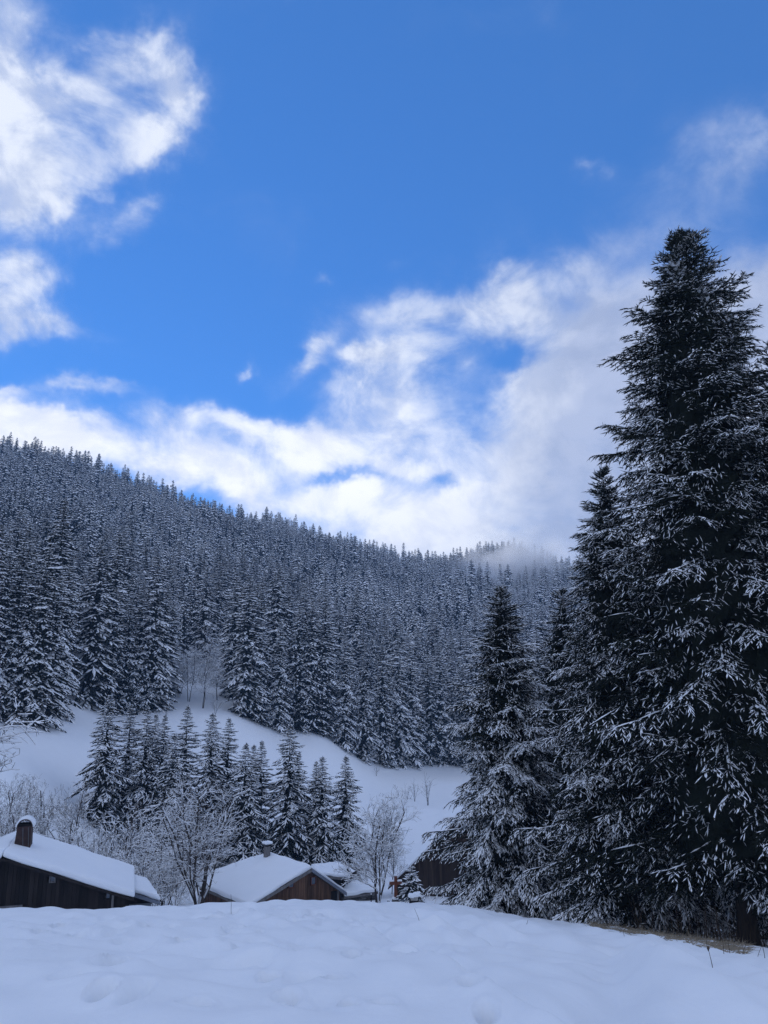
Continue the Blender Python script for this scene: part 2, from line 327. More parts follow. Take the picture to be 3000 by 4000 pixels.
def relief(x, y):
    d = np.hypot(x, y); z = np.zeros_like(d); near = d < 34
    xs, ys = x[near], y[near]; zz = np.zeros_like(xs)
    for cx, cy, rx, ry, dp in dents:
        m = (np.abs(xs-cx) < 4*rx) & (np.abs(ys-cy) < 4*ry)
        q = ((xs[m]-cx)/rx)**2 + ((ys[m]-cy)/ry)**2
        zz[m] += -dp*np.exp(-q**1.3*.8) + .22*dp*np.exp(-(np.sqrt(q)-1.6)**2*3)
    for pts, w, h in lines:
        best = np.full_like(xs, 1e9)
        for a, b in zip(pts[:-1], pts[1:]):
            ab = b-a; t = np.clip(((xs-a[0])*ab[0]+(ys-a[1])*ab[1])/(ab@ab), 0, 1)
            best = np.minimum(best, np.hypot(xs-a[0]-t*ab[0], ys-a[1]-t*ab[1]))
        zz += 2.6*h*np.exp(-(best/w)**2)
    z[near] += zz
    # wind-packed unevenness
    ph = [(1.1, .35, .7, .026), (.53, -.8, 2.1, .03), (1.9, 1.2, 4.0, .016), (.31, .22, 1.3, .04), (2.6, -1.7, .3, .011), (.9, 1.5, 5.1, .018), (4.1, 2.3, 1.1, .006), (3.3, -4.4, 2.2, .005)]
    fade = np.clip(d/4, 0, 1)
    for kx, ky, p, a in ph:
        z += fade*a*np.sin(kx*x + ky*y + p + 1.3*np.sin(.37*ky*x - .41*kx*y + p))
    wr = np.clip((d-3)/3, 0, 1)*np.clip((60-d)/30, 0, 1); q = x*.83 + y*.56; t_ = x*.56 - y*.83
    z += 1.8*wr*(.022*np.sin(3.1*q + 1.1*np.sin(.9*t_) + .8*np.sin(.5*q)) *(.55+.45*np.sin(.7*t_+.4*q)) + .010*np.sin(7.3*q + 1.7*np.sin(1.3*t_+.6)) + .014*np.sin(5.1*t_ + 2.1*np.sin(1.1*q)))
    far = np.clip((d-60)/60, 0, 1)
    z += far*(.25*np.sin(.21*x+.13*y) + .3*np.sin(.09*x-.17*y+1) + .5*np.sin(.043*x+.031*y+2))
    return z
def ground(x, y):
    x = np.atleast_1d(np.asarray(x, float)); y = np.atleast_1d(np.asarray(y, float)); return ground0(x, y) + relief(x, y)
def gz(x, y): return float(ground(x, y)[0])
def hit(px, py): 
    p = hit0(px, py); return np.array([p[0], p[1], gz(p[0], p[1])])

def build_ground():
    rs = np.concatenate([[.6, 1.0, 1.5], np.exp(np.arange(np.log(2.0), np.log(36), .0085)), np.exp(np.arange(np.log(36.3), np.log(1500), .017))])
    az = np.concatenate([np.linspace(-pi, -.62, 40)[:-1], np.linspace(-.62, .62, 310), np.linspace(.62, pi, 40)[1:-1]])
    R, A = np.meshgrid(rs, az, indexing='ij'); x = R*np.sin(A); y = R*np.cos(A)
    z = ground0(x, y) + relief(x.ravel(), y.ravel()).reshape(x.shape)
    V = np.stack([x, y, z], -1).reshape(-1, 3); na = len(az); nr = len(rs)
    i, j = np.meshgrid(np.arange(nr-1), np.arange(na), indexing='ij'); j2 = (j+1) % na
    F = np.stack([i*na+j, i*na+j2, (i+1)*na+j2, (i+1)*na+j], -1).reshape(-1, 4)
    V = np.vstack([V, [[0, 0, float(ground0(0, .01))]]]); c = len(V)-1
    T = np.stack([np.full(na, c), np.full(na, c), (np.arange(na)+1) % na, np.arange(na)], -1)
    me = tri_mesh('snow_ground', V, F[:, ::-1], SNOW, smooth=True)
    tag(link('snow_ground', me), 'snow-covered ground falling from a trodden knoll to the hamlet, meadow and wooded slope', kind='structure')
    return V[:, 2].min(), V[:, 2].max()
ZMIN, ZMAX = build_ground()

# ------------------------------------------------------------------ conifers
UP = np.array([0, 0, 1.0])
def unit(v): return v/np.maximum(np.linalg.norm(v, axis=-1, keepdims=True), 1e-9)
def frame(D, r=None):
    S = np.cross(D, UP + (0 if r is None else r)); S = unit(S); return S, np.cross(S, D)
def spindles(g, P, D, l, r, mid=.35, rg=None):
    n = len(P); S, Nn = frame(D, .001)
    c = P + D*(l*mid)[:, None]; th = rg.uniform(0, 2*pi, n)
    ring = [c + (S*np.cos(th+k*2.0944)[:, None] + Nn*np.sin(th+k*2.0944)[:, None])*r[:, None] for k in range(3)]
    V = np.stack([P, *ring, P + D*l[:, None]], 1).reshape(-1, 3)
    F = np.array([[0, 2, 1], [0, 3, 2], [0, 1, 3], [4, 1, 2], [4, 2, 3], [4, 3, 1]])
    g.add(V, (np.arange(n)[:, None, None]*5 + F[None]).reshape(-1, 3))
def pads(g, P, D, l, w, mid=.45):
    n = len(P); S, Nn = frame(D, .001); Nn = np.where(Nn[:, 2:] < 0, -Nn, Nn)
    c = P + D*(l*mid)[:, None]
    V = np.stack([P, c - S*w[:, None], c + S*w[:, None], c - Nn*(w*.7)[:, None], P + D*l[:, None]], 1).reshape(-1, 3)
    F = np.array([[0, 2, 1], [0, 1, 3], [0, 3, 2], [4, 1, 2], [4, 3, 1], [4, 2, 3]])
    g.add(V, (np.arange(n)[:, None, None]*5 + F[None]).reshape(-1, 3))
def slivers(g, P, D, l, r, rg):
    n = len(P); S, Nn = frame(D, .001); th = rg.uniform(0, 2*pi, n)
    ring = [P + (S*np.cos(th+k*2.0944)[:, None] + Nn*np.sin(th+k*2.0944)[:, None])*r[:, None] for k in range(3)]
    V = np.stack([*ring, P + D*l[:, None]], 1).reshape(-1, 3)
    F = np.array([[0, 1, 3], [1, 2, 3], [2, 0, 3]])
    g.add(V, (np.arange(n)[:, None, None]*4 + F[None]).reshape(-1, 3))
def ribbons(g, P, D, l, w, th, off, mid=.55):
    n = len(P); S, Nn = frame(D, .001); Nn = np.where(Nn[:, 2:] < 0, -Nn, Nn)
    P = P + Nn*off[:, None] + UP*(off*.4)[:, None]
    c = P + D*(l*mid)[:, None]
    V = np.stack([P, c - S*w[:, None], c + Nn*th[:, None], c + S*w[:, None], P + D*l[:, None]], 1).reshape(-1, 3)
    F = np.array([[0, 2, 1], [0, 3, 2], [4, 1, 2], [4, 2, 3]])
    g.add(V, (np.arange(n)[:, None, None]*5 + F[None]).reshape(-1, 3))

def conifer(seed, H, prof, nb, nl, ns=0, snow=.6, sw=1.0, tw=1.0, droop=1.0, h0=.05, core=.35, patch=0.0, lat=.62, top_up=.8, hang0=0.0, fat=.5, lmax=1.9, bunch=1.12, low=1.0):
    """returns crown geometry and snow geometry. prof: list of (metres below top, radius)"""
    rg = np.random.default_rng(seed); cr = Geo(); sn = Geo()
    pr = np.array(prof, float)
    t = (np.arange(nb)+.5)/nb
    h = H*(h0 + (.992-h0)*(1-(1-t)**bunch)) + rg.normal(0, H*.006, nb); h = np.clip(h, .02*H, H*.994)
    az = np.arange(nb)*2.39996 + rg.normal(0, .35, nb)
    lobe = 1 + .16*np.sin(az*2 + h*.9 + seed) + .12*np.sin(az*3 - h*1.7 + 2*seed)
    L = np.interp(H-h, pr[:, 0], pr[:, 1])*rg.uniform(.66, 1.08, nb)*(1+(lobe-1)*(.8 if ns else 1))
    fr = (H-h)/H
    a = np.interp(fr, [0, .05, .16, .5, 1], [top_up*1.3, top_up*.7, .20-hang0, .04-hang0, -.06-hang0]) + rg.normal(0, .10, nb)
    sag = droop*np.interp(fr, [0, .1, .5, 1], [.05, .28, .55, .62])*rg.uniform(.6, 1.3, nb)
    upt = droop*np.interp(fr, [0, .3, 1], [.08, .26, .30])*rg.uniform(.6, 1.4, nb)
    load = np.clip(rg.beta(1.3, 1.3, nb)*(1+patch) - patch*.5, 0, 1)*np.interp(fr, [.45, .8], [1, low])
    dirh = np.stack([np.cos(az), np.sin(az), np.zeros(nb)], 1)
    def pt(bi, t):
        z = L[bi]*(a[bi]*t - sag[bi]*t**2 + upt[bi]*t**3.0)
        return dirh[bi]*(L[bi]*t)[:, None] + UP*(h[bi]+z)[:, None]
    def tang(bi, t):
        z = (a[bi] - 2*sag[bi]*t + 3*upt[bi]*t**2); return unit(dirh[bi] + UP*z[:, None])
    allb = np.arange(nb)
    cuts = (0, .5, 1.0) if not ns else (0, .3, .55, .78, 1.0)
    for t0, t1 in zip(cuts[:-1], cuts[1:]):
        P0 = pt(allb, np.full(nb, t0)); P1 = pt(allb, np.full(nb, t1)); dv = P1-P0; l = np.linalg.norm(dv, axis=1)
        rr = ((.010 + .008*L)*(1.1-.7*t0) if ns else (.012 + .018*L)*2.2*(1 if t0 == 0 else .8))*tw
        spindles(cr, P0, unit(dv), l*1.03, rr, .4, rg)
        m = rg.random(nb) < np.clip(snow*(.35+.9*load), 0, 1)*((.15 + .8*t0) if ns else 1)
        if m.any(): ribbons(sn, P0[m], unit(dv)[m], l[m]*1.02, (.035*sw + rr*.4 if ns else rr*1.25*sw)[m], (rr*fat)[m]+.02, rr[m]*.55)
    if ns:                                                                  # heavy clumps of snow resting on the most loaded boughs
        hv = np.where((load > .62) & (fr > .08))[0]; hb = np.repeat(hv, 7); tq = rg.uniform(.5, 1.0, len(hb)); Tq = tang(hb, tq)
        sd = np.stack([-dirh[hb][:, 1], dirh[hb][:, 0], np.zeros(len(hb))], 1)*rg.normal(0, .55, len(hb))[:, None]
        Dq = unit(Tq + sd - UP*rg.uniform(0, .35, len(hb))[:, None]); Pq = pt(hb, tq) + sd*.22
        ribbons(sn, Pq, Dq, rg.uniform(.16, .42, len(hb)), rg.uniform(.03, .075, len(hb)), rg.uniform(.03, .06, len(hb)), np.full(len(hb), .03))
    cnt = np.maximum(2, np.round(nl*np.clip(L/np.percentile(L, 70), .28, 1.35)).astype(int))
    bi = np.repeat(allb, cnt); k = np.concatenate([np.arange(c) for c in cnt])
    tt = np.clip((k + rg.uniform(.2, .8, len(k)))/np.repeat(cnt, cnt), .06, .985); tt = .08 + .92*tt
    side = np.where(k % 2 == 0, 1.0, -1.0)
    T = tang(bi, tt); sv = np.stack([-dirh[bi][:, 1], dirh[bi][:, 0], np.zeros(len(bi))], 1)*side[:, None]
    ang = rg.uniform(.5, 1.1, len(bi))
    dz = rg.uniform(.05, .5, len(bi))*droop*np.interp(fr[bi], [0, .15, 1], [0, .6, 1])
    D = unit(T*np.cos(ang)[:, None] + sv*np.sin(ang)[:, None] - UP*dz[:, None])
    ll = (lat*L[bi]*(1-tt)**.8*.75 + .10*L[bi] + .10)*rg.uniform(.6, 1.15, len(bi))
    ll = np.minimum(ll, lmax*rg.uniform(.6, 1, len(bi)))
    P = pt(bi, tt)
    if ns == 0:
        ll = np.minimum(lat*L[bi]*(.22 + .62*np.sin(pi*np.clip(tt, 0, 1)**.75))*rg.uniform(.7, 1.2, len(bi)) + .12, lmax)
        r = (.05 + .13*ll)*tw
        pads(cr, P, D, ll, r, .5)
        m = rg.random(len(bi)) < np.clip(snow*(.30 + .75*load[bi] + .25*tt), 0, 1)
        ribbons(sn, P[m] + UP*.02, D[m], ll[m]*.96, (r*.92*sw)[m], (r*fat)[m]+.02, (r*.12)[m]+.02, .5)
    else:
        curl = ll*rg.uniform(.05, .55, len(bi))*droop*np.interp(fr[bi], [0, .1, .4, 1], [-.3, .1, .8, 1])      # laterals bend down towards their ends
        def lp(i, u): return P[i] + D[i]*(ll[i]*u)[:, None] - UP*(curl[i]*u*u)[:, None]
        al = np.arange(len(bi)); r = .009 + .008*ll
        for u0, u1 in ((0, .55), (.55, 1.0)):
            q0 = lp(al, np.full(len(al), u0)); dv = lp(al, np.full(len(al), u1))-q0; l = np.linalg.norm(dv, axis=1); dv = unit(dv)
            slivers(cr, q0, dv, l*1.1, r*(1 if u0 == 0 else .7), rg)
            m = rg.random(len(al)) < np.clip(snow*(.02 + .75*load[bi]*tt)*(.6+.5*u0), 0, 1)
            ribbons(sn, q0[m], dv[m], l[m]*1.05, .020*sw + r[m]*.5, r[m]*.5+.016, r[m]*.7)
        c2 = np.maximum(4, np.round(ns*np.clip(ll/.8, .3, 1.5)).astype(int))
        li = np.repeat(al, c2); kk = np.concatenate([np.arange(c) for c in c2]); u = (kk+rg.uniform(.1, .9, len(kk)))/np.repeat(c2, c2)
        P2 = lp(li, u); TL = unit(D[li] - UP*(2*curl[li]*u/np.maximum(ll[li], .05))[:, None])
        S, Nn = frame(TL, .001); s2 = np.where(kk % 2 == 0, 1.0, -1.0)
        hang = rg.beta(1.6, 1.4, len(li))*droop*np.interp(fr[bi[li]], [0, .10, .35, 1], [-.5, .15, .75, 1.05])
        D2 = unit(TL*rg.uniform(.45, 1.2, len(li))[:, None] + S*(s2*rg.uniform(.25, .95, len(li)))[:, None] - UP*hang[:, None] + rg.normal(0, .2, (len(li), 3)) + UP*.05)
        l2 = rg.uniform(.10, .28, len(li))*tw*np.interp(fr[bi[li]], [0, .1, 1], [.9, .95, 1.1]); r2 = rg.uniform(.015, .026, len(li))*tw
        slivers(cr, P2, D2, l2, r2, rg)
        outer = np.clip(tt[li]*.75 + u*.35, 0, 1.1)
        m = rg.random(len(li)) < np.clip(snow*load[bi[li]]*outer**1.2*1.35, 0, .95)
        ribbons(sn, P2[m], D2[m], l2[m]*rg.uniform(.75, 1.02, m.sum()), r2[m]*1.05*sw, r2[m]*.6+.006, r2[m]*.75)
    n = 5; P = np.tile([0, 0, H*.985], (n, 1)); D = unit(np.c_[rg.normal(0, .25, (n, 2)), np.ones(n)])
    D[0] = (0, 0, 1); spindles(cr, P, D, rg.uniform(.25, .5, n)*(.4+H/30)*(.8 if ns else 1.2), np.full(n, .03*tw+.01 if ns else .07), .3, rg)
    if core:
        nz, na = (46, 26) if ns else (14, 9); zz = np.linspace(h0*H*1.2, H*.97, nz); rr = np.interp(H-zz, pr[:, 0], pr[:, 1])*core*np.clip(((H-zz)/H-(.02 if ns else .12))/(.15 if ns else .4), .04, 1)
        A = np.linspace(0, 2*pi, na, endpoint=False); rad = rr[:, None]*rg.uniform(.55, 1.15, (nz, na))
        V = np.stack([rad*np.cos(A), rad*np.sin(A), np.repeat(zz[:, None], na, 1)], -1).reshape(-1, 3)
        i, j = np.meshgrid(np.arange(nz-1), np.arange(na), indexing='ij'); j2 = (j+1) % na
        q = np.stack([i*na+j, i*na+j2, (i+1)*na+j2, (i+1)*na+j], -1).reshape(-1, 4)
        cr.add(V, np.vstack([q[:, [0, 1, 2]], q[:, [0, 2, 3]]]))
        if ns:                                                              # short hanging shoots clothe the inner crown
            n = int(1150*H); hz_ = h0*H + (H*.96-h0*H)*rg.random(n)**1.0; aa = rg.uniform(0, 2*pi, n)
            keep = rg.random(n) < np.interp(H-hz_, pr[:, 0], pr[:, 1])/pr[:, 1].max()*1.1; hz_, aa = hz_[keep], aa[keep]; n = len(aa)
            rad2 = np.interp(H-hz_, pr[:, 0], pr[:, 1])*core*rg.uniform(.85, 1.95, n)*np.clip(((H-hz_)/H-.02)/.15, .04, 1)
            od = np.stack([np.cos(aa), np.sin(aa), np.zeros(n)], 1); Pq = od*rad2[:, None] + UP*hz_[:, None]
            Dq = unit(od*rg.uniform(.1, 1, n)[:, None] - UP*rg.uniform(-.2, 1.0, n)[:, None] + rg.normal(0, .35, (n, 3)))
            lq = rg.uniform(.14, .40, n); rq = rg.uniform(.017, .028, n); slivers(cr, Pq, Dq, lq, rq, rg)
            clus = np.sin(aa*5 + hz_*1.9 + seed) + np.sin(aa*9 - hz_*3.1) + rg.normal(0, .7, n)
            m = clus > 1.25 - .5*snow*np.interp((H-hz_)/H, [.4, .8], [1, -.3+1.3*low]); ribbons(sn, Pq[m], Dq[m], lq[m]*.9, rq[m]*.9*sw, rq[m]*.6+.006, rq[m]*.75)
    return cr.arr(), sn.arr()
def trunk_mesh(name, H, r0, mat_, n=9, seed=0):
    rg = np.random.default_rng(seed); zs = np.array([-.6, 0, .25, 1.0, H*.3, H*.6, H*.98]); rs = np.array([1.5, 1.35, 1.12, 1.0, .78, .45, .06])*r0
    A = np.linspace(0, 2*pi, n, endpoint=False); V = []
    for z, r in zip(zs, rs):
        q = r*(1+rg.normal(0, .07, n)); V.append(np.stack([q*np.cos(A), q*np.sin(A), np.full(n, z)], 1))
    V = np.concatenate(V); i, j = np.meshgrid(np.arange(len(zs)-1), np.arange(n), indexing='ij'); j2 = (j+1) % n
    return tri_mesh(name, V, np.stack([i*n+j, i*n+j2, (i+1)*n+j2, (i+1)*n+j], -1).reshape(-1, 4), mat_, smooth=True)
def tree_meshes(tagname, seed, H, prof, r0, **kw):
    (cv, cf), (sv, sf) = conifer(seed, H, prof, **kw)
    return (trunk_mesh(tagname+'_trunk', H, r0, BARK, seed=seed), tri_mesh(tagname+'_crown', cv, cf, NEEDLE), tri_mesh(tagname+'_snow', sv, sf, SNOWT))
def place_conifer(name, ms, x, y, rz, scale=1.0, label=None, group=None, z=None, zs=1.0, cat='tree'):
    o = empty(name, (x, y, gz(x, y)-.05 if z is None else z), rz, scale); o.scale[2] *= zs
    tag(o, label, cat, group)
    link('trunk', ms[0], o); c = tag(link('crown', ms[1], o), kind='stuff'); tag(link('snow', ms[2], c), kind='stuff')
    return o

def base_of(px, py, d):
    p = PD(px, py, d); return p[0], p[1]
def height_to(px, py, x, y, z):
    """height of a thing at x,y,z whose top shows at photo row py"""
    d = hypot(x, y); p = PD(px, py, d); return p[2]-z

# the tall spruces beside the snow field
HERO = [
    # name, top px, base px, d, profile, kw, label
    ('big', (2640, 868), (2925, 3690), 32.0, [(0, .22), (.6, .62), (1.2, 1.0), (2.7, 1.8), (4, 2.5), (6.5, 3.15), (9, 3.65), (14, 4.4), (20, 5.2), (28, 5.2)], dict(nb=450, nl=25, ns=16, snow=.62, patch=.8, h0=.08, core=.42, droop=.8, lmax=1.1, bunch=1.5, tw=1.15, low=.5, lat=.58), .33,
     'tallest spruce, broad and nearly black with patchy snow, beside the snow field'),
    ('second', (2332, 1830), (2474, 3630), 34.5, [(0, .12), (1, .6), (2, 1.15), (4, 1.75), (7.5, 2.5), (11, 3.1), (15, 3.8), (20, 3.8)], dict(nb=280, nl=22, ns=14, snow=.95, patch=.4, h0=.05, core=.42, droop=.85, lmax=1.0, bunch=1.3, tw=1.05), .30,
     'pointed snow-dusted spruce with a thin leader, standing close against the tallest spruce'),
    ('third', (1905, 2295), (2000, 3580), 40.5, [(0, .15), (1, .8), (2.3, 1.55), (5.5, 2.5), (9.4, 3.15), (13, 3.9), (17, 3.4)], dict(nb=270, nl=22, ns=13, snow=1.5, patch=0.0, sw=1.25, h0=.03, core=.30, droop=.85, lmax=1.0, bunch=1.25, tw=1.15), .26,
     'broad snow-dusted spruce with branches to the ground, in front of the dark gabled house'),
    ('fourth', (2165, 2300), (2260, 3600), 46.0, [(0, .15), (1, .7), (3, 1.7), (7, 2.9), (12, 3.9), (18, 4.5)], dict(nb=210, nl=19, ns=12, snow=1.2, patch=.2, h0=.03, core=.42, droop=1.05, lmax=1.1, tw=1.2), .26,
     'spruce with long drooping snowy limbs, half hidden between two nearer spruces'),
    ('edge', (3060, 1330), (3330, 3720), 34.0, [(0, .2), (1, .9), (3, 2.0), (7, 3.5), (12, 4.6), (18, 5.6), (24, 5.2)], dict(nb=210, nl=20, ns=13, snow=1.0, patch=.5, h0=.08, core=.42, droop=.95, lmax=1.2, bunch=1.3, tw=1.15), .38,
     'heavily snowed broad spruce standing just beyond the tallest spruce'),
]
def build_heroes():
    for i, (nm, top, base, d, prof, kw, r0, lab) in enumerate(HERO):
        x, y = base_of(*base, d); z = gz(x, y)
        H = height_to(*top, x, y, z) - (.75 if nm == 'big' else .1)
        ms = tree_meshes('spruce_'+nm, 100+i, H, prof, r0, **kw)
        place_conifer('spruce_tree', ms, x, y, .6*i, 1.0, lab, 'tall spruces beside the snow field')
        if nm == 'fourth': dark = ms, H
    # two more stand behind and close the gaps
    ms, H = dark
    for px, py, d, s, rz, lab in ((2700, 3640, 44, 1.15, 2.1, 'shaded spruce hidden behind the tallest spruce, seen through its branches'), (3120, 3660, 46, 1.2, 4.0, 'shaded spruce behind the heavily snowed broad spruce')):
        x, y = base_of(px, py, d); place_conifer('spruce_tree', ms, x, y, rz, s, lab, 'tall spruces beside the snow field')
build_heroes()

# spruces of the row behind the chalets
def build_row():
    P1 = [(0, .2), (1, .8), (3, 1.7), (7, 2.8), (12, 4.0), (18, 4.7)]
    P2 = [(0, .2), (1, .7), (3, 1.5), (7, 2.3), (12, 3.3), (18, 4.0)]
    V = [(tree_meshes('row%d' % i, 300+i, 18.0, p, .2, nb=250, nl=14, ns=0, snow=.64, sw=1.0, tw=.74, droop=dr*.85, core=.2, lat=.36, h0=.04, hang0=.12, fat=.85, bunch=1.5, top_up=.35, lmax=1.3), w) for i, (p, dr, w) in enumerate(((P1, 1.15, 1), (P2, 1.0, 0), (P1, 1.3, 1), (P2, 1.2, 0)))]
    row = [ # top px, py, distance, variant, label
        (416, 2738, 104, 0, 'bushy spruce with a broad crown at the open meadow end of the tree row'),
        (503, 2774, 107, 1, 'slim spruce next to the bushy spruce of the tree row'),
        (570, 2786, 105, 3, 'slender dark spruce in the tight cluster of the tree row'),
        (603, 2812, 109, 1, 'slender dark spruce in the tight cluster of the tree row'),
        (639, 2816, 106, 3, 'slender dark spruce in the tight cluster of the tree row'),
        (681, 2894, 98, 2, 'short spruce with drooping snowy limbs in front of the tree row'),
        (726, 2780, 107, 1, 'tall narrow spruce rising behind the many-stemmed bare tree'),
        (826, 2810, 104, 0, 'full spruce standing behind the many-stemmed bare tree'),
        (892, 2828, 108, 1, 'narrow spruce close behind the full spruce of the tree row'),
        (962, 2928, 99, 2, 'short pointed spruce behind the chalet with the plank gable'),
        (993, 2932, 108, 3, 'short thin spruce tucked behind two pointed spruces'),
        (1023, 2918, 103, 1, 'thin-topped spruce behind the chalet chimney'),
        (1132, 2852, 101, 0, 'largest free-standing spruce with layered snowy limbs behind the chalet'),
        (1170, 2960, 110, 3, 'thin spruce pressed against the largest free-standing spruce'),
        (1237, 2997, 106, 3, 'thin spruce beside its double-topped neighbour behind the chalet annex'),
        (1261, 2979, 101, 2, 'snow-laden spruce above the chalet annex roof'),
        (1352, 2976, 103, 2, 'airy spruce standing alone at the bare bush end of the row'),
    ]
    rg = np.random.default_rng(5)
    for px, py, d, v, lab in row:
        x, y = base_of(px + (px-1500)*.035, 3390, d); z = gz(x, y); H = height_to(px, py, x, y, z) + .7
        place_conifer('row_spruce', V[v][0], x, y, rg.uniform(0, 6.28), H/18.0, lab, 'row of spruces behind the chalets')
    # small snow-smothered spruce beside the wayside cross
    ms = tree_meshes('shrub', 340, 4.0, [(0, .15), (.4, .6), (1.2, 1.0), (2.5, 1.35), (4, 1.3)], .08, nb=70, nl=9, ns=0, snow=.9, sw=1.2, tw=.7, droop=.9, core=.5, h0=.03)
    x, y = base_of(1610, 3545, 68.5); place_conifer('young_spruce', ms, x, y, 0, .74, 'small snow-smothered spruce beside the red-brown wayside cross', None)
build_row()

# forest on the mountainside
EDGE = np.array([(-900, 2870), (0, 2835), (139, 2852), (205, 2848), (238, 2760), (255, 2690), (275, 2700), (300, 2750), (350, 2788), (450, 2800), (600, 2782), (660, 2752), (690, 2700), (880, 2700), (905, 2742), (950, 2812), (1080, 2872),
                 (1150, 2872), (1250, 2892), (1300, 2916), (1380, 2970), (1470, 3012), (1590, 3012), (1720, 3002), (2000, 3030), (2400, 3050), (4200, 3080)], float)
def build_forest():
    rg = np.random.default_rng(11)
    PA = [(0, .25), (1.2, 1.0), (4, 2.1), (10, 3.3), (18, 4.2), (23, 4.4), (28, 4.0)]
    PB = [(0, .25), (1.2, .8), (4, 1.65), (10, 2.6), (18, 3.3), (23, 3.6), (28, 3.2)]
    HI = [tree_meshes('forest%d' % i, 500+i, 27.0, p, .24, nb=260, nl=9, ns=0, snow=s, sw=1.05, tw=1.0, droop=dr, core=.25, lat=.42, h0=.02, hang0=.18, fat=.9, lmax=1.7, top_up=.25, bunch=1.5) for i, (p, s, dr) in enumerate(((PA, .78, .9), (PB, .58, .8), (PA, .64, 1.0), (PB, .84, .95), (PA, .72, .75)))]
    LO = [conifer(600+i, 25.0, p, nb=80, nl=4, ns=0, snow=s, sw=1.1, tw=2.4, droop=dr, core=.25, lat=.50, h0=.03, hang0=.30, fat=.9, lmax=2.4, top_up=.2, bunch=1.5) for i, (p, s, dr) in enumerate(((PA, .34, .9), (PB, .58, .8), (PA, .80, 1.0), (PB, .95, .9), (PA, 1.0, .9)))]
    # ridge distance by azimuth
    ra = [az_el(p, 2200)[0] for p in (-500, 0, 800, 1500, 1690, 1880, 2200, 3300)]; rd = [690, 712, 752, 795, 815, 880, 895, 895]
    pts = []
    d = 118.0
    while d < 910:
        sp = 7.0 if d < 330 else 8.1; n = int(1.30*d/sp)
        a = -.65 + (np.arange(n)+rg.uniform(-.42, .42, n)+.5)*sp/d; dd = d + rg.uniform(-.42, .42, n)*sp
        pts.append(np.stack([dd*np.sin(a), dd*np.cos(a)], 1)); d += sp
    pts = np.concatenate(pts); x, y = pts.T; z = ground(x, y); dist = np.hypot(x, y); a = np.arctan2(x, y)
    px, py = proj(np.stack([x, y, z], 1))
    keep = (py < np.interp(px, EDGE[:, 0], EDGE[:, 1])-24) & (dist < np.interp(a, ra, rd)) & (dist > 115)
    # the gully of frosted broadleaf trees stays open of spruces at its foot
    keep &= ~((px > 690) & (px < 885) & (dist < 232)) & ~((px > 236) & (px < 285) & (dist < 185))
    keep &= rg.random(len(x)) > .09
    x, y, z, dist, px, py = (q[keep] for q in (x, y, z, dist, px, py))
    fld = lambda k, p: np.array([mnoise.noise(Vector((float(a_)*k, float(b_)*k, p))) for a_, b_ in zip(x, y)])
    clump = fld(.022, 1.5)*1.6; frost = fld(.013, 7.3)*1.2 + fld(.05, 3.1)*.7
    H = (23.0 + 6.0*clump + rg.normal(0, 4.4, len(x)))*np.interp(dist, [120, 300, 700, 900], [1.22, 1.12, 1.0, .98]); H = np.clip(H, 10, 37)
    # the trees of the lower edge, set along it
    def describe(v, h): return ('short ' if h < 22 else 'tall ' if h > 27 else '') + ('broad' if v in (0, 2, 4) else 'slender') + ' snow-laden spruce'
    def stand(s): return 'the forest stand above the upper meadow bank' if s < 240 else 'the forest clump beside the frosted broadleaf gully' if s < 800 else 'the forest along the lower meadow rim'
    ex = []
    s = -450.0
    while s < 2350:
        e = np.interp(s, EDGE[:, 0], EDGE[:, 1]) - 18
        if not (232 < s < 290) and not (680 < s < 890):
            p = hit0(s, e)
            if 100 < hypot(p[0], p[1]) < 300: ex.append((p[0], p[1], p[2], s, e))
        s += rg.uniform(44, 80) if s > 240 else rg.uniform(40, 60)
    ex = np.array(ex)
    dd = np.hypot(x[:, None]-ex[None, :, 0], y[:, None]-ex[None, :, 1]).min(1)
    k2 = dd > 3.8; x, y, z, dist, px, py, H, frost = (q[k2] for q in (x, y, z, dist, px, py, H, frost))
    eH = rg.uniform(23, 33, len(ex))
    n_e = 0
    for (qx, qy, qz, s, e), h in zip(ex, eH):
        v = int(rg.integers(0, 5)) if s > 240 else int(rg.choice([1, 3]))
        lab = describe(v, h) + ' at the foot of ' + stand(s)
        place_conifer('forest_spruce', HI[v], qx, qy, rg.uniform(0, 6.28), h/27.0, lab, 'spruces along the forest edge', z=gz(qx, qy)-.1); n_e += 1
    vis = (px > -120) & (px < 2150)
    order = np.argsort(np.where(vis, dist/H, 1e9)); near = order[:300-n_e]; sel = np.zeros(len(x), bool); sel[near] = True
    for i in near:
        v = int(rg.integers(0, 5)); lab = describe(v, float(H[i])) + ' among others inside ' + stand(px[i])
        place_conifer('forest_spruce', HI[v], float(x[i]), float(y[i]), rg.uniform(0, 6.28), float(H[i]/27.0), lab, 'spruces of the lower forest', z=float(z[i])-.1)
    # everything farther up the slope: one mass
    rest = ~sel; X = np.stack([x, y, z-.1], 1)[rest]; Hs = H[rest]/25.0
    lib = bpy.data.collections.new('forest_library')
    for i, ((cv, cf), (sv, sf)) in enumerate(LO):
        V = np.vstack([cv, sv]); F = np.vstack([cf, sf+len(cv)])
        lib.objects.link(bpy.data.objects.new('far_spruce_%d' % i, tri_mesh('far_spruce_%d' % i, V, F, [NEEDLE, SNOWT], np.r_[np.zeros(len(cf)), np.ones(len(sf))])))
    me = bpy.data.meshes.new('spruce_forest'); me.from_pydata([tuple(p) for p in X], [], [])
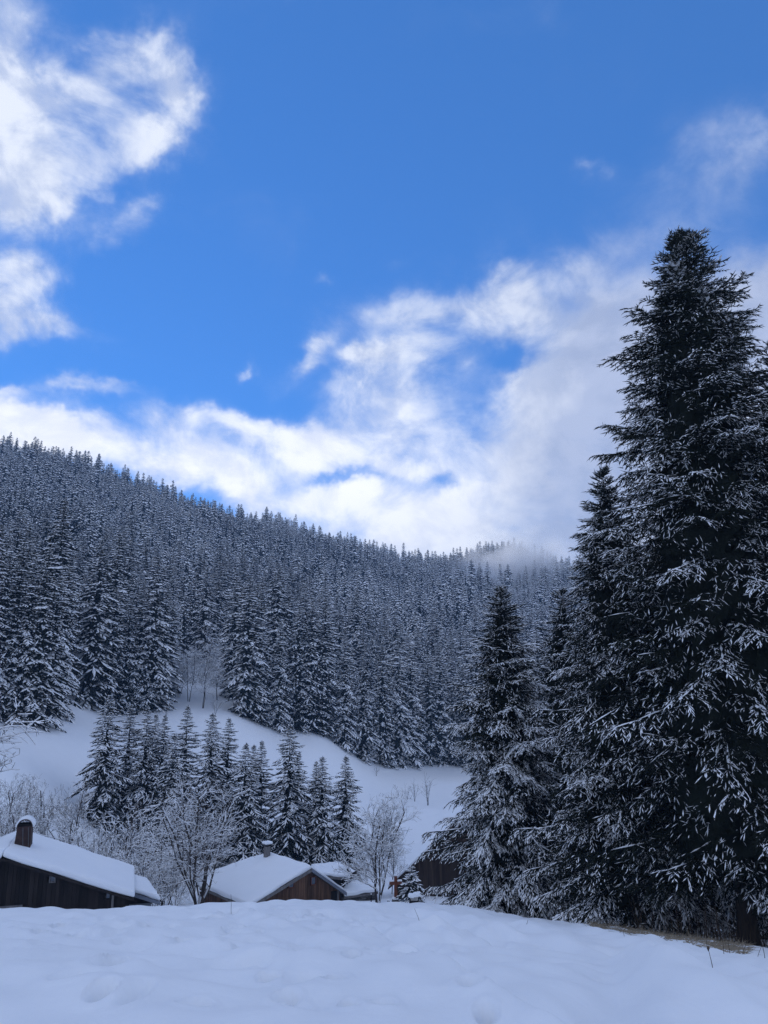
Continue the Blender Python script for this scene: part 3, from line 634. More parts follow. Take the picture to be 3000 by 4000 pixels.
    for nm, arr, ty in (('rotz', rg.uniform(0, 6.28, len(X)), 'FLOAT'), ('scl', Hs*1.0, 'FLOAT'), ('pick', np.clip(np.round(2.0 + 3.4*frost[rest] + .6*np.clip((dist[rest]-350)/250, -1, 1) + rg.normal(0, 1.0, len(X))), 0, 4), 'INT')):
        at = me.attributes.new(nm, ty, 'POINT'); at.data.foreach_set('value', arr.astype(np.int32 if ty == 'INT' else np.float32))
    o = link('spruce_forest', me); tag(o, 'dense snow-laden spruce forest covering the mountainside up to its ridge', 'forest', kind='stuff')
    ng = bpy.data.node_groups.new('forest_scatter', 'GeometryNodeTree')
    ng.interface.new_socket('Geometry', in_out='INPUT', socket_type='NodeSocketGeometry'); ng.interface.new_socket('Geometry', in_out='OUTPUT', socket_type='NodeSocketGeometry')
    gi = ng.nodes.new('NodeGroupInput'); go = ng.nodes.new('NodeGroupOutput'); ip = ng.nodes.new('GeometryNodeInstanceOnPoints'); ci = ng.nodes.new('GeometryNodeCollectionInfo')
    ci.inputs['Collection'].default_value = lib; ci.inputs['Separate Children'].default_value = True; ci.inputs['Reset Children'].default_value = True
    def na(nm, ty):
        n = ng.nodes.new('GeometryNodeInputNamedAttribute'); n.data_type = ty; n.inputs[0].default_value = nm; return n.outputs[0]
    cx = ng.nodes.new('ShaderNodeCombineXYZ'); ng.links.new(na('rotz', 'FLOAT'), cx.inputs[2])
    ng.links.new(gi.outputs[0], ip.inputs['Points']); ng.links.new(ci.outputs[0], ip.inputs['Instance']); ip.inputs['Pick Instance'].default_value = True
    ng.links.new(na('pick', 'INT'), ip.inputs['Instance Index']); ng.links.new(cx.outputs[0], ip.inputs['Rotation']); ng.links.new(na('scl', 'FLOAT'), ip.inputs['Scale'])
    ng.links.new(ip.outputs[0], go.inputs[0])
    md = o.modifiers.new('scatter', 'NODES'); md.node_group = ng
    print('forest: edge', n_e, 'near', len(near), 'mass', len(X))
    return float((z+H).max())
TOP = build_forest()

# ------------------------------------------------------------------ bare broadleaf trees
def bare_segments(seed, H, stems, spread, lvl=3, dens=1.0, up=.25, r0=None, first=.25):
    rg = random.Random(seed); segs = []
    def grow(p, d, L, r, lv):
        n = max(2, int(L/(.55 if lv == 0 else .34))); n = min(n, 9); sl = L/n; rr = r
        for i in range(n):
            j = .10 if lv == 0 else .22
            d = (d + Vector((rg.gauss(0, j), rg.gauss(0, j), rg.gauss(0, j*.8) + up*.16))).normalized()
            q = p + d*sl; r2 = rr*(1 - .75/n*(.6 if lv == 0 else 1)); segs.append((p.copy(), q.copy(), rr, r2, lv))
            f = (i+1)/n
            if lv < lvl and f > (first if lv == 0 else .15):
                for _ in range(1 + (rg.random() < .55*dens) + (rg.random() < .3*dens)):
                    ax = d.orthogonal().normalized(); ax.rotate(__import__('mathutils').Quaternion(d, rg.uniform(0, 2*pi)))
                    a = rg.uniform(.45, 1.05); nd = (d*cos(a) + ax*sin(a)).normalized()
                    grow(q, nd, L*(rg.uniform(.34, .56) if lv == 0 else rg.uniform(.38, .6))*(1.25-.7*f), r2*rg.uniform(.42, .62), lv+1)
            p = q; rr = r2
    for s in range(stems):
        a = rg.uniform(0, 2*pi) if stems > 1 else 0; t = rg.uniform(.3, 1.0)*spread if stems > 1 else rg.uniform(0, .08)
        off = Vector((cos(a), sin(a), 0))*(.05*H*.5 if stems > 1 else 0)*rg.random()
        grow(off + Vector((0, 0, -.3)), Vector((cos(a)*t, sin(a)*t, 1)).normalized(), H*rg.uniform(.75, 1.0)*(1 if stems > 1 else .95), (r0 or H*.013)*rg.uniform(.8, 1.1), 0)
    return segs
def bare_meshes(nm, segs, snow=.8, wmin=.012, sw=1.0, twig=TWIG, seed=0):
    rg = np.random.default_rng(seed); P = np.array([s[0] for s in segs]); Q = np.array([s[1] for s in segs]); R0 = np.array([max(s[2], wmin) for s in segs]); R1 = np.array([max(s[3], wmin*.7) for s in segs]); lv = np.array([s[4] for s in segs])
    D = unit(Q-P); S, Nn = frame(D, .001); out = []
    for sel in (lv == 0, lv > 0):
        k = 5 if sel[0] else 3; g = Geo(); n = sel.sum(); th = 2*pi*np.arange(k)/k
        def ring(C, R): return C[sel][:, None] + (S[sel][:, None]*np.cos(th)[None, :, None] + Nn[sel][:, None]*np.sin(th)[None, :, None])*R[sel][:, None, None]
        V = np.concatenate([ring(P, R0), ring(Q + D*.01, R1)], 1).reshape(-1, 3)
        j = np.arange(k); q = np.stack([j, (j+1) % k, k+(j+1) % k, k+j], 1)
        out.append(tri_mesh(nm + ('_trunk' if sel[0] else '_crown'), V, (np.arange(n)[:, None, None]*2*k + q[None]).reshape(-1, 4), BARK if sel[0] else twig))
    flat = 1-np.abs(D[:, 2]); m = rg.random(len(P)) < np.clip(snow*(.25 + 1.6*flat), 0, 1)
    w0 = (R0*.95 + .014*sw)[m]; w1 = (R1*.95 + .012*sw)[m]; Nn = np.where(Nn[:, 2:] < 0, -Nn, Nn)
    c0 = (P + Nn*(R0*.45)[:, None])[m]; c1 = (Q + D*.02 + Nn*(R1*.45)[:, None])[m]
    V = np.stack([c0 - S[m]*w0[:, None], c0 + (Nn[m]*.7+UP*.6)*(w0*1.2+R0[m]*.3)[:, None], c0 + S[m]*w0[:, None], c1 - S[m]*w1[:, None], c1 + (Nn[m]*.7+UP*.6)*(w1*1.2+R1[m]*.3)[:, None], c1 + S[m]*w1[:, None]], 1).reshape(-1, 3)
    q = np.array([[0, 1, 4, 3], [1, 2, 5, 4]]); sm = tri_mesh(nm+'_snow', V, (np.arange(m.sum())[:, None, None]*6 + q[None]).reshape(-1, 4), SNOWT)
    return out[0], out[1], sm
def place_bare(name, ms, x, y, rz, scale, label, group=None, cat='tree', z=None):
    o = empty(name, (x, y, gz(x, y) if z is None else z), rz, scale); tag(o, label, cat, group)
    link('trunk', ms[0], o); c = tag(link('crown', ms[1], o), kind='stuff'); tag(link('snow', ms[2], c), kind='stuff'); return o
def build_bare():
    A = [bare_meshes('slim%d' % i, bare_segments(40+i, 9.0, 1, .1, 3, .5, .30, .075, .22), .5, .009, .6, seed=i) for i in range(3)]
    Bu = [bare_meshes('bush%d' % i, bare_segments(60+i, 5.6, 6, .6, 2, .6, .16, .04, .15), .62, .009, .7, seed=i) for i in range(3)]
    slim = [(20, 2990, 80, 0), (95, 3000, 84, 1), (160, 3060, 79, 2), (212, 2975, 85, 0), (250, 3050, 80, 1), (300, 3010, 86, 2), (-60, 2960, 78, 1), (60, 3090, 74, 2), (130, 2985, 90, 0)]
    rg = np.random.default_rng(3)
    for px, py, d, v in slim:
        x, y = base_of(px-40, 3400, d); z = gz(x, y); H = height_to(px, py, x, y, z)
        place_bare('bare_sapling', A[v], x, y, rg.uniform(0, 6.28), H/8.6, 'slim leafless tree with snow-lined twigs in the thicket behind the barn chimney', 'slim bare trees behind the barn')
    bush = [(330, 3160, 72, 0), (420, 3180, 76, 1), (500, 3170, 73, 2), (570, 3190, 77, 0), (620, 3230, 72, 1), (370, 3240, 68, 2), (470, 3270, 69, 0), (545, 3300, 67, 1), (650, 3150, 80, 2), (600, 3370, 64, 2), (690, 3330, 70, 0)]
    for px, py, d, v in bush:
        x, y = base_of(px, 3480, d); z = gz(x, y); H = height_to(px, py, x, y, z)
        place_bare('snowy_bush', Bu[v], x, y, rg.uniform(0, 6.28), max(H, 2)/5.6, 'tangled leafless bush coated in snow between the barn and the many-stemmed tree', 'snowy bushes between barn and chalet', 'bush')
    # many-stemmed tree before the chalet
    ms = bare_meshes('maple', bare_segments(81, 9.0, 10, .55, 3, .05, .22, .075, .2), .55, .007, .5, seed=9)
    x, y = base_of(775, 3537, 60.5); place_bare('many_stemmed_tree', ms, x, y, .4, .98, 'many-stemmed leafless tree with snow-lined limbs in front of the chalet eave')
    ms = bare_meshes('limetree', bare_segments(93, 8.6, 4, .36, 3, .35, .22, .09, .15), .85, .010, .9, seed=4)
    x, y = base_of(1475, 3525, 75); place_bare('bare_tree', ms, x, y, 1.2, 1.02, 'round leafless snow-dusted tree beside the stone shed and wayside cross')
    x, y = base_of(1530, 3440, 86); place_bare('bare_tree', A[2], x, y, .3, .8, 'low frosted leafless tree behind the round one, beside the dark gabled house')
    # limb reaching in from a tree outside the picture
    segs = bare_segments(21, 11, 1, .2, 3, .7, .1, .13, .35); ms = bare_meshes('oldtree', segs, .8, .012, 1.0, seed=6)
    x, y = base_of(-190, 3450, 60); z = gz(x, y); place_bare('bare_tree', ms, x, y, 2.5, 1.45, 'large leafless tree stretching a snowy limb over the thicket by the barn')
    # frosted broadleaf trees in the gully of the forest edge and higher up
    F = [bare_meshes('frost%d' % i, bare_segments(110+i, 14, 2, .18, 3, .45, .2, .10, .18), .7, .016, .8, FROST, seed=20+i) for i in range(2)]
    for k, (px, py, s) in enumerate([(790, 2765, .95), (735, 2735, .85), (850, 2730, .85), (700, 2722, .8), (262, 2712, .8)]):
        p = hit0(px, py); place_bare('frosted_tree', F[k % 2], p[0], p[1], k*1.3, s, 'pale frosted broadleaf tree in the gap of the forest edge', 'frosted broadleaf trees at the forest edge', z=gz(p[0], p[1]))
    for k, (px, py, d, s) in enumerate([(740, 2290, 430, 1.1), (785, 2310, 425, 1.1), (1140, 2230, 650, 1.3), (1370, 2280, 700, 1.2), (1960, 2380, 560, 1.3), (2010, 2370, 570, 1.2), (2060, 2390, 560, 1.2), (2110, 2560, 400, 1.2), (2150, 2580, 395, 1.1), (2140, 2640, 370, 1.1)]):
        x, y = base_of(px, py, d); place_bare('frosted_tree', F[k % 2], x, y, k*2.1, s*1.45, 'pale frosted broadleaf tree showing among the spruces high on the slope', 'frosted broadleaf trees high on the slope')
build_bare()

# ------------------------------------------------------------------ buildings
def slab(name, pts, off, mat_, parent, bevel=0.0, seg=3, smooth=False):
    V, F = prism(pts, off); return link(name, poly_mesh(name, V, F, mat_, bevel, seg, smooth), parent)
def snow_slab(pts, th, parent, name='snow', bev=.18, over=0.0):
    """soft snow blanket over a roof polygon, gently uneven"""
    V, F = prism(pts, (0, 0, th)); bm = bmesh.new(); vs = [bm.verts.new(tuple(map(float, v))) for v in V]
    for f in F: bm.faces.new([vs[i] for i in f])
    bmesh.ops.recalc_face_normals(bm, faces=bm.faces)
    bmesh.ops.bevel(bm, geom=list(bm.edges), offset=min(bev, th*.46), segments=4, profile=.55, affect='EDGES', clamp_overlap=True)
    bmesh.ops.triangulate(bm, faces=bm.faces); 
    for _ in range(3):
        bmesh.ops.subdivide_edges(bm, edges=[e for e in bm.edges if e.calc_length() > .55], cuts=1); bmesh.ops.triangulate(bm, faces=bm.faces)
    for v in bm.verts:
        n = mnoise.fractal(v.co*.9, .8, 2.0, 3); n2 = mnoise.noise(v.co*3.1); v.co += Vector((n2*.05, mnoise.noise(v.co*2.3+Vector((9, 1, 4)))*.05, n*.085+n2*.02))
    me = bpy.data.meshes.new(name); bm.to_mesh(me); bm.free(); me.materials.append(SNOW)
    for p in me.polygons: p.use_smooth = True
    return link(name, me, parent)
def plank_wall(root, o, gx, nrm, s0, s1, bot, top, mat_, w=(.20, .27), th=.03, seed=0, holes=(), name='wall'):
    """vertical boards on the plane through o along gx; bot(s), top(s) give heights; each board its own object"""
    rg = random.Random(seed)
    P = lambda s, z, k=0.0: o + gx*s + nrm*k + np.array([0, 0, z - o[2]])
    n = 24; ss = np.linspace(s0, s1, n)
    pts = [P(s, bot(s), -.02) for s in ss] + [P(s, top(s)-.02, -.02) for s in ss[::-1]]
    wall = slab(name, pts, -nrm*.08, BACK, root)
    s = s0; 
    while s < s1-.03:
        ww = min(rg.uniform(*w), s1-s); a, b = s+.008, s+ww-.008; k = rg.uniform(0, .022)
        spans = [(bot, top)]
        for h0, h1, z0, z1 in holes:
            if a < h1 and b > h0: spans = [(bot, (lambda q, z=z0: z)), ((lambda q, z=z1: z), top)]
        for f0, f1 in spans:
            if f1((a+b)/2) - f0((a+b)/2) < .04: continue
            V, F = prism([P(a, f0(a), k), P(b, f0(b), k), P(b, f1(b), k), P(a, f1(a), k)], nrm*(th))
            link('plank', poly_mesh('plank', V, F, mat_), wall)
        s += ww
    return wall
def window(root, c, gx, nrm, w, h, fmat, depth=.05, bars=True):
    c = np.asarray(c, float); up = np.array([0, 0, 1.0])
    V, F = box_pts(c, gx*w/2, nrm*.01, up*h/2); win = link('window', poly_mesh('pane', V, F, GLASS), root)
    t = .07; g = Geo()
    for cc, ax, az_ in ((c+gx*(w/2+t/2), t/2, h/2+t), (c-gx*(w/2+t/2), t/2, h/2+t), (c+up*(h/2+t/2), w/2, t/2), (c-up*(h/2+t/2), w/2, t/2)):
        V, F = box_pts(cc + nrm*.02, gx*ax, nrm*depth, up*az_); g.add(V, F[0:0] if False else np.array(F, int))
    V, F = g.arr(); link('frame', tri_mesh('frame', V, F, fmat), win)
    return win

def build_chalet():
    A = PD(1206, 3389, 75); B0 = PZ(1060, 3343, A[2]); r = B0-A; r /= hypot(r[0], r[1]); g = np.array([r[1], -r[0], 0]); up = np.array([0, 0, 1.0])
    gv = np.array([-r[1]*0+g[0], g[1], 0]); nv = np.array([-g[1], g[0], 0.0]);  nv = -r                       # gable faces -r
    pv = lambda px, py: PP(px, py, A, r)
    R = pv(1342, 3483); Lf = pv(980, 3527); sR = (R-A) @ g; sL = (Lf-A) @ g
    kR = (R[2]-A[2])/sR; kL = (Lf[2]-A[2])/abs(sL)
    root = empty('wooden_chalet', (A[0], A[1], gz(A[0], A[1]))); tag(root, 'wooden chalet with vertical plank gable, two small windows and thick roof snow', 'house')
    inv = np.array(root.location)
    def loc(p): return np.asarray(p, float) - inv
    A_, = (loc(A),)
    nL = np.cross(Lf-A, r); nL /= np.linalg.norm(nL)
    pl = lambda px, py: loc(PP(px, py, A, nL))
    farT = loc(A + r*6.6); far1 = pl(985, 3360); farE = pl(738, 3444)
    sE = -6.35; near_e = loc(A + g*sE + up*kL*abs(sE)); 
    over = -r*.45
    left = [A_+over, farT, far1, farE, near_e+over]
    roof = slab('roof', [p+up*-.22 for p in left], up*.16, WOODG, root)
    snow_slab([p-up*.06 for p in left], .42, roof, 'snow', .16)
    eR = loc(A + g*sR + up*kR*sR); farR = eR + r*6.6
    right = [A_+over, eR+over, farR, farT]
    roof2 = slab('roof', [p-up*.225 for p in right], up*.16, WOODG, root); snow_slab([p-up*.065 for p in right], .30, roof2, 'snow', .12)
    # barge boards
    for e in (eR, near_e):
        d = e-A_; V, F = prism([A_+over*1.08+up*.02, e+over*1.08+up*.02, e+over*1.08-up*.26, A_+over*1.08-up*.26], -r*.05); link('barge_board', poly_mesh('barge_board', V, F, FASCIA if e is eR else WOODG), root)
    zb = gz(A[0], A[1]) - .8 - inv[2]
    top = lambda s: A_[2] - .25 + (kR*s if s > 0 else -abs(s)*abs(kL))
    # windows: s along gable, heights
    W = []
    for px, py in ((1137, 3451), (1223, 3440)):
        p = loc(pv(px, py)); W.append(((p-A_) @ g, p[2]))
    holes = [(s-.25, s+.25, z-.36, z+.36) for s, z in W]
    wall = plank_wall(root, A_, g, -r, sE+.5, sR-.45, lambda s: zb, top, WOODB, seed=4, holes=holes)
    for s, z in W: window(root, A_ + g*s + up*(z-A_[2]) + (-r)*.03, g, -r, .44, .58, REDWOOD)
    # doorway by the corner post
    p = loc(pv(1303, 3500)); s = (p-A_) @ g; V, F = box_pts(A_ + g*s + up*(p[2]-.5-A_[2]) - r*.06, g*.32, r*.012, up*.95); link('door', poly_mesh('door', V, F, BACK), root)
    p = loc(pv(1317, 3500)); s = (p-A_) @ g; V, F = box_pts(A_ + g*s + up*(p[2]-.5-A_[2]) - r*.12, g*.07, r*.07, up*1.1); link('corner_post', poly_mesh('corner_post', V, F, WOODG, .01, 1), root)
    # side wall under the left eave
    o2 = near_e + g*.5; plank_wall(root, o2, r, -g, .05, 9.5, lambda s: zb, lambda s: near_e[2]-.12, WOODB, seed=8, name='side_wall')
    # right side wall
    o3 = eR - g*.45; plank_wall(root, o3, r, g, 0.05, 6.3, lambda s: zb, lambda s: eR[2]-.05, WOODB, seed=9, name='side_wall')
    V, F = prism([A_ + g*(sE+.6) + r*6.2, A_+g*(sR-.5) + r*6.2, A_+g*(sR-.5)+r*6.2 + up*(zb-A_[2]), A_+g*(sE+.6)+r*6.2+up*(zb-A_[2])], r*.1)
    # chimney
    cpt = loc(A + r*6.9 - g*.55); h1 = loc(PP(1043, 3312, A + r*6.9, r))[2]; zc = A_[2]-.5
    c = pl(1042, 3362); hz = loc(PD(1042, 3314, hypot(*(c+inv)[:2])))[2] + .2
    V, F = box_pts((c[0], c[1], (c[2]-.6+hz)/2), g*.24, r*.24, up*(hz-c[2]+.6)/2); ch = link('chimney', poly_mesh('chimney', V, F, WOODG, .02, 1), root)
    V, F = box_pts((c[0], c[1], hz+.07), g*.20, r*.20, up*.065); link('chimney_throat', poly_mesh('chimney_throat', V, F, BACK), ch)
    V, F = box_pts((c[0], c[1], hz+.17), g*.36, r*.36, up*.035); link('cap', poly_mesh('cap', V, F, GREYMET), ch)
    V, F = box_pts((c[0], c[1], hz+.32), g*.40, r*.40, up*.115); link('snow', poly_mesh('snow', V, F, SNOW, .11, 3, True), ch)
    return dict(A=A, r=r, g=g, R=R)
CH = build_chalet()

def build_annex():
    """flat shed-roofed annex behind the gable, and the little dormered roof behind it"""
    r, g, up = CH['r'], CH['g'], np.array([0, 0, 1.0])
    # annex roof: front edge (1250,3418)-(1372,3430), back edge (1210,3384)-(1290,3397)
    z0 = PD(1360, 3428, 80)
    zf = z0[2]
    p1 = PZ(1240, 3418, zf); p2 = PZ(1368, 3429, zf); zb = zf + .55
    p4 = PD(1215, 3386, 86.5); p3 = PD(1330, 3398, 87.5)
    p3[2] = p4[2] = max(p3[2], p4[2])
    root = empty('chalet_annex', (p2[0], p2[1], gz(p2[0], p2[1]))); inv = np.array(root.location); L = lambda p: np.asarray(p, float)-inv
    tag(root, 'low shed-roofed annex behind the chalet gable with projecting dark fascia', 'house')
    q = [L(p) for p in (p1, p2, p3, p4)]
    rf = slab('roof', [p-up*.28 for p in q], up*.24, WOODD, root); snow_slab([p-up*.04 for p in q], .34, rf, 'snow', .14)
    d = q[1]-q[0]; d /= np.linalg.norm(d); n = np.array([d[1], -d[0], 0.0])
    V, F = prism([q[0]+n*.03-up*.02, q[1]+n*.03-up*.02, q[1]+n*.03-up*.24, q[0]+n*.03-up*.24], n*.03); link('fascia', poly_mesh('fascia', V, F, WOODG), root)
    ln = np.linalg.norm(q[1]-q[0])
    plank_wall(root, q[0]-n*.6, d, n, 0, ln-1.0, lambda s: -.8, lambda s: q[0][2]-.28, WOODD, seed=21)
    e = q[0] - n*.6 + d*(ln-1.0); plank_wall(root, e, -n, d, .05, 4.5, lambda s: -.8, lambda s: q[0][2]-.28, WOODD, seed=22, name='side_wall')
    # small far roof with vent pipe and dormer
    dd = 94.0; a = PD(1308, 3371, dd); b = PZ(1400, 3412, a[2]-1.3) 
    ap = PD(1312, 3370, dd); e1 = PD(1283, 3401, dd-1.0); e2 = PD(1408, 3420, dd-1.5)
    root2 = empty('small_cottage', (ap[0], ap[1], gz(ap[0], ap[1]))); inv2 = np.array(root2.location); M = lambda p: np.asarray(p, float)-inv2
    tag(root2, 'small snow-capped cottage roof with a vent pipe and dormer behind the annex', 'house')
    A_, E1, E2 = M(ap), M(e1), M(e2); bk = np.array([.25, .97, 0.0])*3.2
    fw = np.array([.1, -1.0, 0])*2.2 - up*.9
    rf = slab('roof', [p-up*.2 for p in (A_, E1, E1+fw, E2+fw, E2)], up*.16, WOODG, root2); snow_slab([p-up*.04 for p in (A_, E1, E1+fw, E2+fw, E2)], .32, rf, 'snow', .13)
    rb = slab('roof', [p-up*.2 for p in (A_+bk*.02, E1+bk, E2+bk)], up*.16, WOODG, root2)
    V, F = prism([E1*[1, 1, 0]+np.array([0, 0, -1]), E2*[1, 1, 0]+np.array([0, 0, -1]), E2-up*.25, E1-up*.25], bk*.9); link('wall', poly_mesh('wall', V, F, WOODD), root2)
    c = M(PD(1333, 3402, dd-1.6)); V, F = box_pts(c+up*.1, (.055, 0, 0), (0, .055, 0), (0, 0, .32)); link('vent_pipe', poly_mesh('vent_pipe', V, F, GREYMET), root2)
    dm = M(PD(1362, 3417, dd-2.2)); dx = np.array([.93, .2, -.10])
    V, F = prism([dm-dx*.75-up*.15, dm+dx*1.0-up*.25, dm+up*.42], np.array([-.15, 1.4, 0])); dr = link('dormer', poly_mesh('dormer', V, F, BACK), root2)
    V, F = prism([dm+up*.46+np.array([0, -.15, 0]), dm+dx*1.2-up*.18+np.array([0, -.15, 0]), dm+dx*1.2-up*.02+np.array([0, -.15, 0]), dm+up*.64+np.array([0, -.15, 0])], np.array([-.15, 1.5, 0])); link('snow', poly_mesh('snow', V, F, SNOW, .05, 2, True), dr)
build_annex()

def build_stone_shed():
    up = np.array([0, 0, 1.0])
    ez = PD(1478, 3483, 81)[2]
    e1 = PD(1478, 3483, 81); e0 = PZ(1345, 3503, ez); t1 = PD(1452, 3426, 86.0); t0 = PD(1332, 3430, 84.0); t0[2] = t1[2] = (t0[2]+t1[2])/2
    root = empty('stone_shed', (e1[0], e1[1], gz(e1[0], e1[1]))); inv = np.array(root.location); L = lambda p: np.asarray(p, float)-inv
    tag(root, 'low stone shed with a thick snowy roof sloping towards the wayside cross', 'shed')
    q = [L(p) for p in (e0, e1, t1, t0)]
    rf = slab('roof', [p-up*.2 for p in q], up*.16, WOODG, root); snow_slab([p-up*.04 for p in q], .36, rf, 'snow', .15)
    bk = [q[3], q[2], q[2]+np.array([0, 2.5, -1.6]), q[3]+np.array([0, 2.5, -1.6])]
    rb = slab('roof', [p-up*.205 for p in bk], up*.16, WOODG, root); snow_slab([p-up*.045 for p in bk], .3, rb, 'snow', .12)
    d = q[1]-q[0]; ln = np.linalg.norm(d[:2]); d = d/np.linalg.norm(d); n = np.array([d[1], -d[0], 0.0]); o = q[0]-n*.35; zt = q[0][2]-.22
    V, F = prism([o+up*(-1.4-o[2]), o+d*(ln-.15)+up*(-1.4-o[2]), o+d*(ln-.15)+up*(zt-o[2]), o+up*(zt-o[2])], -n*.3); wall = link('wall', poly_mesh('wall', V, F, MORTAR), root)
    o2 = o+d*(ln-.15); V, F = prism([o2+up*(-1.4-o2[2]), o2-n*4+up*(-1.4-o2[2]), o2-n*4+up*(zt-o2[2]), o2+up*(zt-o2[2])], -d*.3); w2 = link('side_wall', poly_mesh('side_wall', V, F, MORTAR), root)
    rg = random.Random(2)
    def stones(par, o, d, n, ln, zt):
        z = -1.0
        while z < zt-.06:
            h = min(rg.uniform(.18, .30), zt-z); s = .02
            while s < ln-.1:
                w = min(rg.uniform(.25, .55), ln-s)
                V, F = box_pts(o + d*(s+w/2) + up*(z+h/2-o[2]) + n*rg.uniform(.005, .03), d*(w/2-.015), n*.06, up*(h/2-.013)*rg.uniform(.85, 1))
                link('stone', poly_mesh('stone', V, F, STONE, .035, 1), par); s += w
            z += h
    stones(wall, o, d, n, ln-.15, zt); stones(w2, o2, -n, d, 4.0, zt)
build_stone_shed()

def build_dark_house():
    up = np.array([0, 0, 1.0]); d = 82.0
    r = np.array([.30, .954, 0]); g = np.array([.954, -.30, 0])
    P0 = PD(1560, 3425, d); pv = lambda px, py: PP(px, py, P0, r)
    P1 = pv(1690, 3300); k = (P1[2]-P0[2])/((P1-P0) @ g)
    root = empty('gabled_house', (P0[0], P0[1], gz(P0[0], P0[1]))); inv = np.array(root.location); L = lambda p: np.asarray(p, float)-inv
    tag(root, 'dark timber gabled house with a thin snowy roof edge behind the broad spruce', 'house')
    eave = L(P0) - g*1.0 - up*k*1.0; half = 7.2; ap = eave + g*half + up*k*half; e2 = ap + g*half - up*k*half
    lenr = 9.0
    for a, b, off in ((eave, ap, 0), (e2, ap, .005)):
        q = [a - r*.6, b - r*.6, b + r*lenr, a + r*lenr]
        rf = slab('roof', [p-up*(.2+off) for p in q], up*.16, WOODM, root); snow_slab([p-up*(.04+off) for p in q], .30, rf, 'snow', .12)
    zb = min(gz(P0[0], P0[1]), gz(*(P0[:2]+g[:2]*12))) - inv[2] - 1
    top = lambda s: (eave[2] - .2 + k*s) if s < half else (eave[2] - .2 + k*(2*half-s))
    plank_wall(root, eave, g, -r, .5, 2*half-.5, lambda s: zb, top, WOODM, w=(.22, .34), seed=31)
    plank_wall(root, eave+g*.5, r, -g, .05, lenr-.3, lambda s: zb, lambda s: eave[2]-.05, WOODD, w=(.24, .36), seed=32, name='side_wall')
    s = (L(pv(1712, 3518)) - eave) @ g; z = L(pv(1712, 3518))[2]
    V, F = box_pts(eave + g*s + up*(z-eave[2]) - r*.06, g*.6, r*.02, up*.35); link('lit_wall_patch', poly_mesh('lit_wall_patch', V, F, mat('lit_wall_tan', (.30, .19, .11), .8, .2, 5)), root)  # tan patch: light on the house wall, put into the colour
build_dark_house()

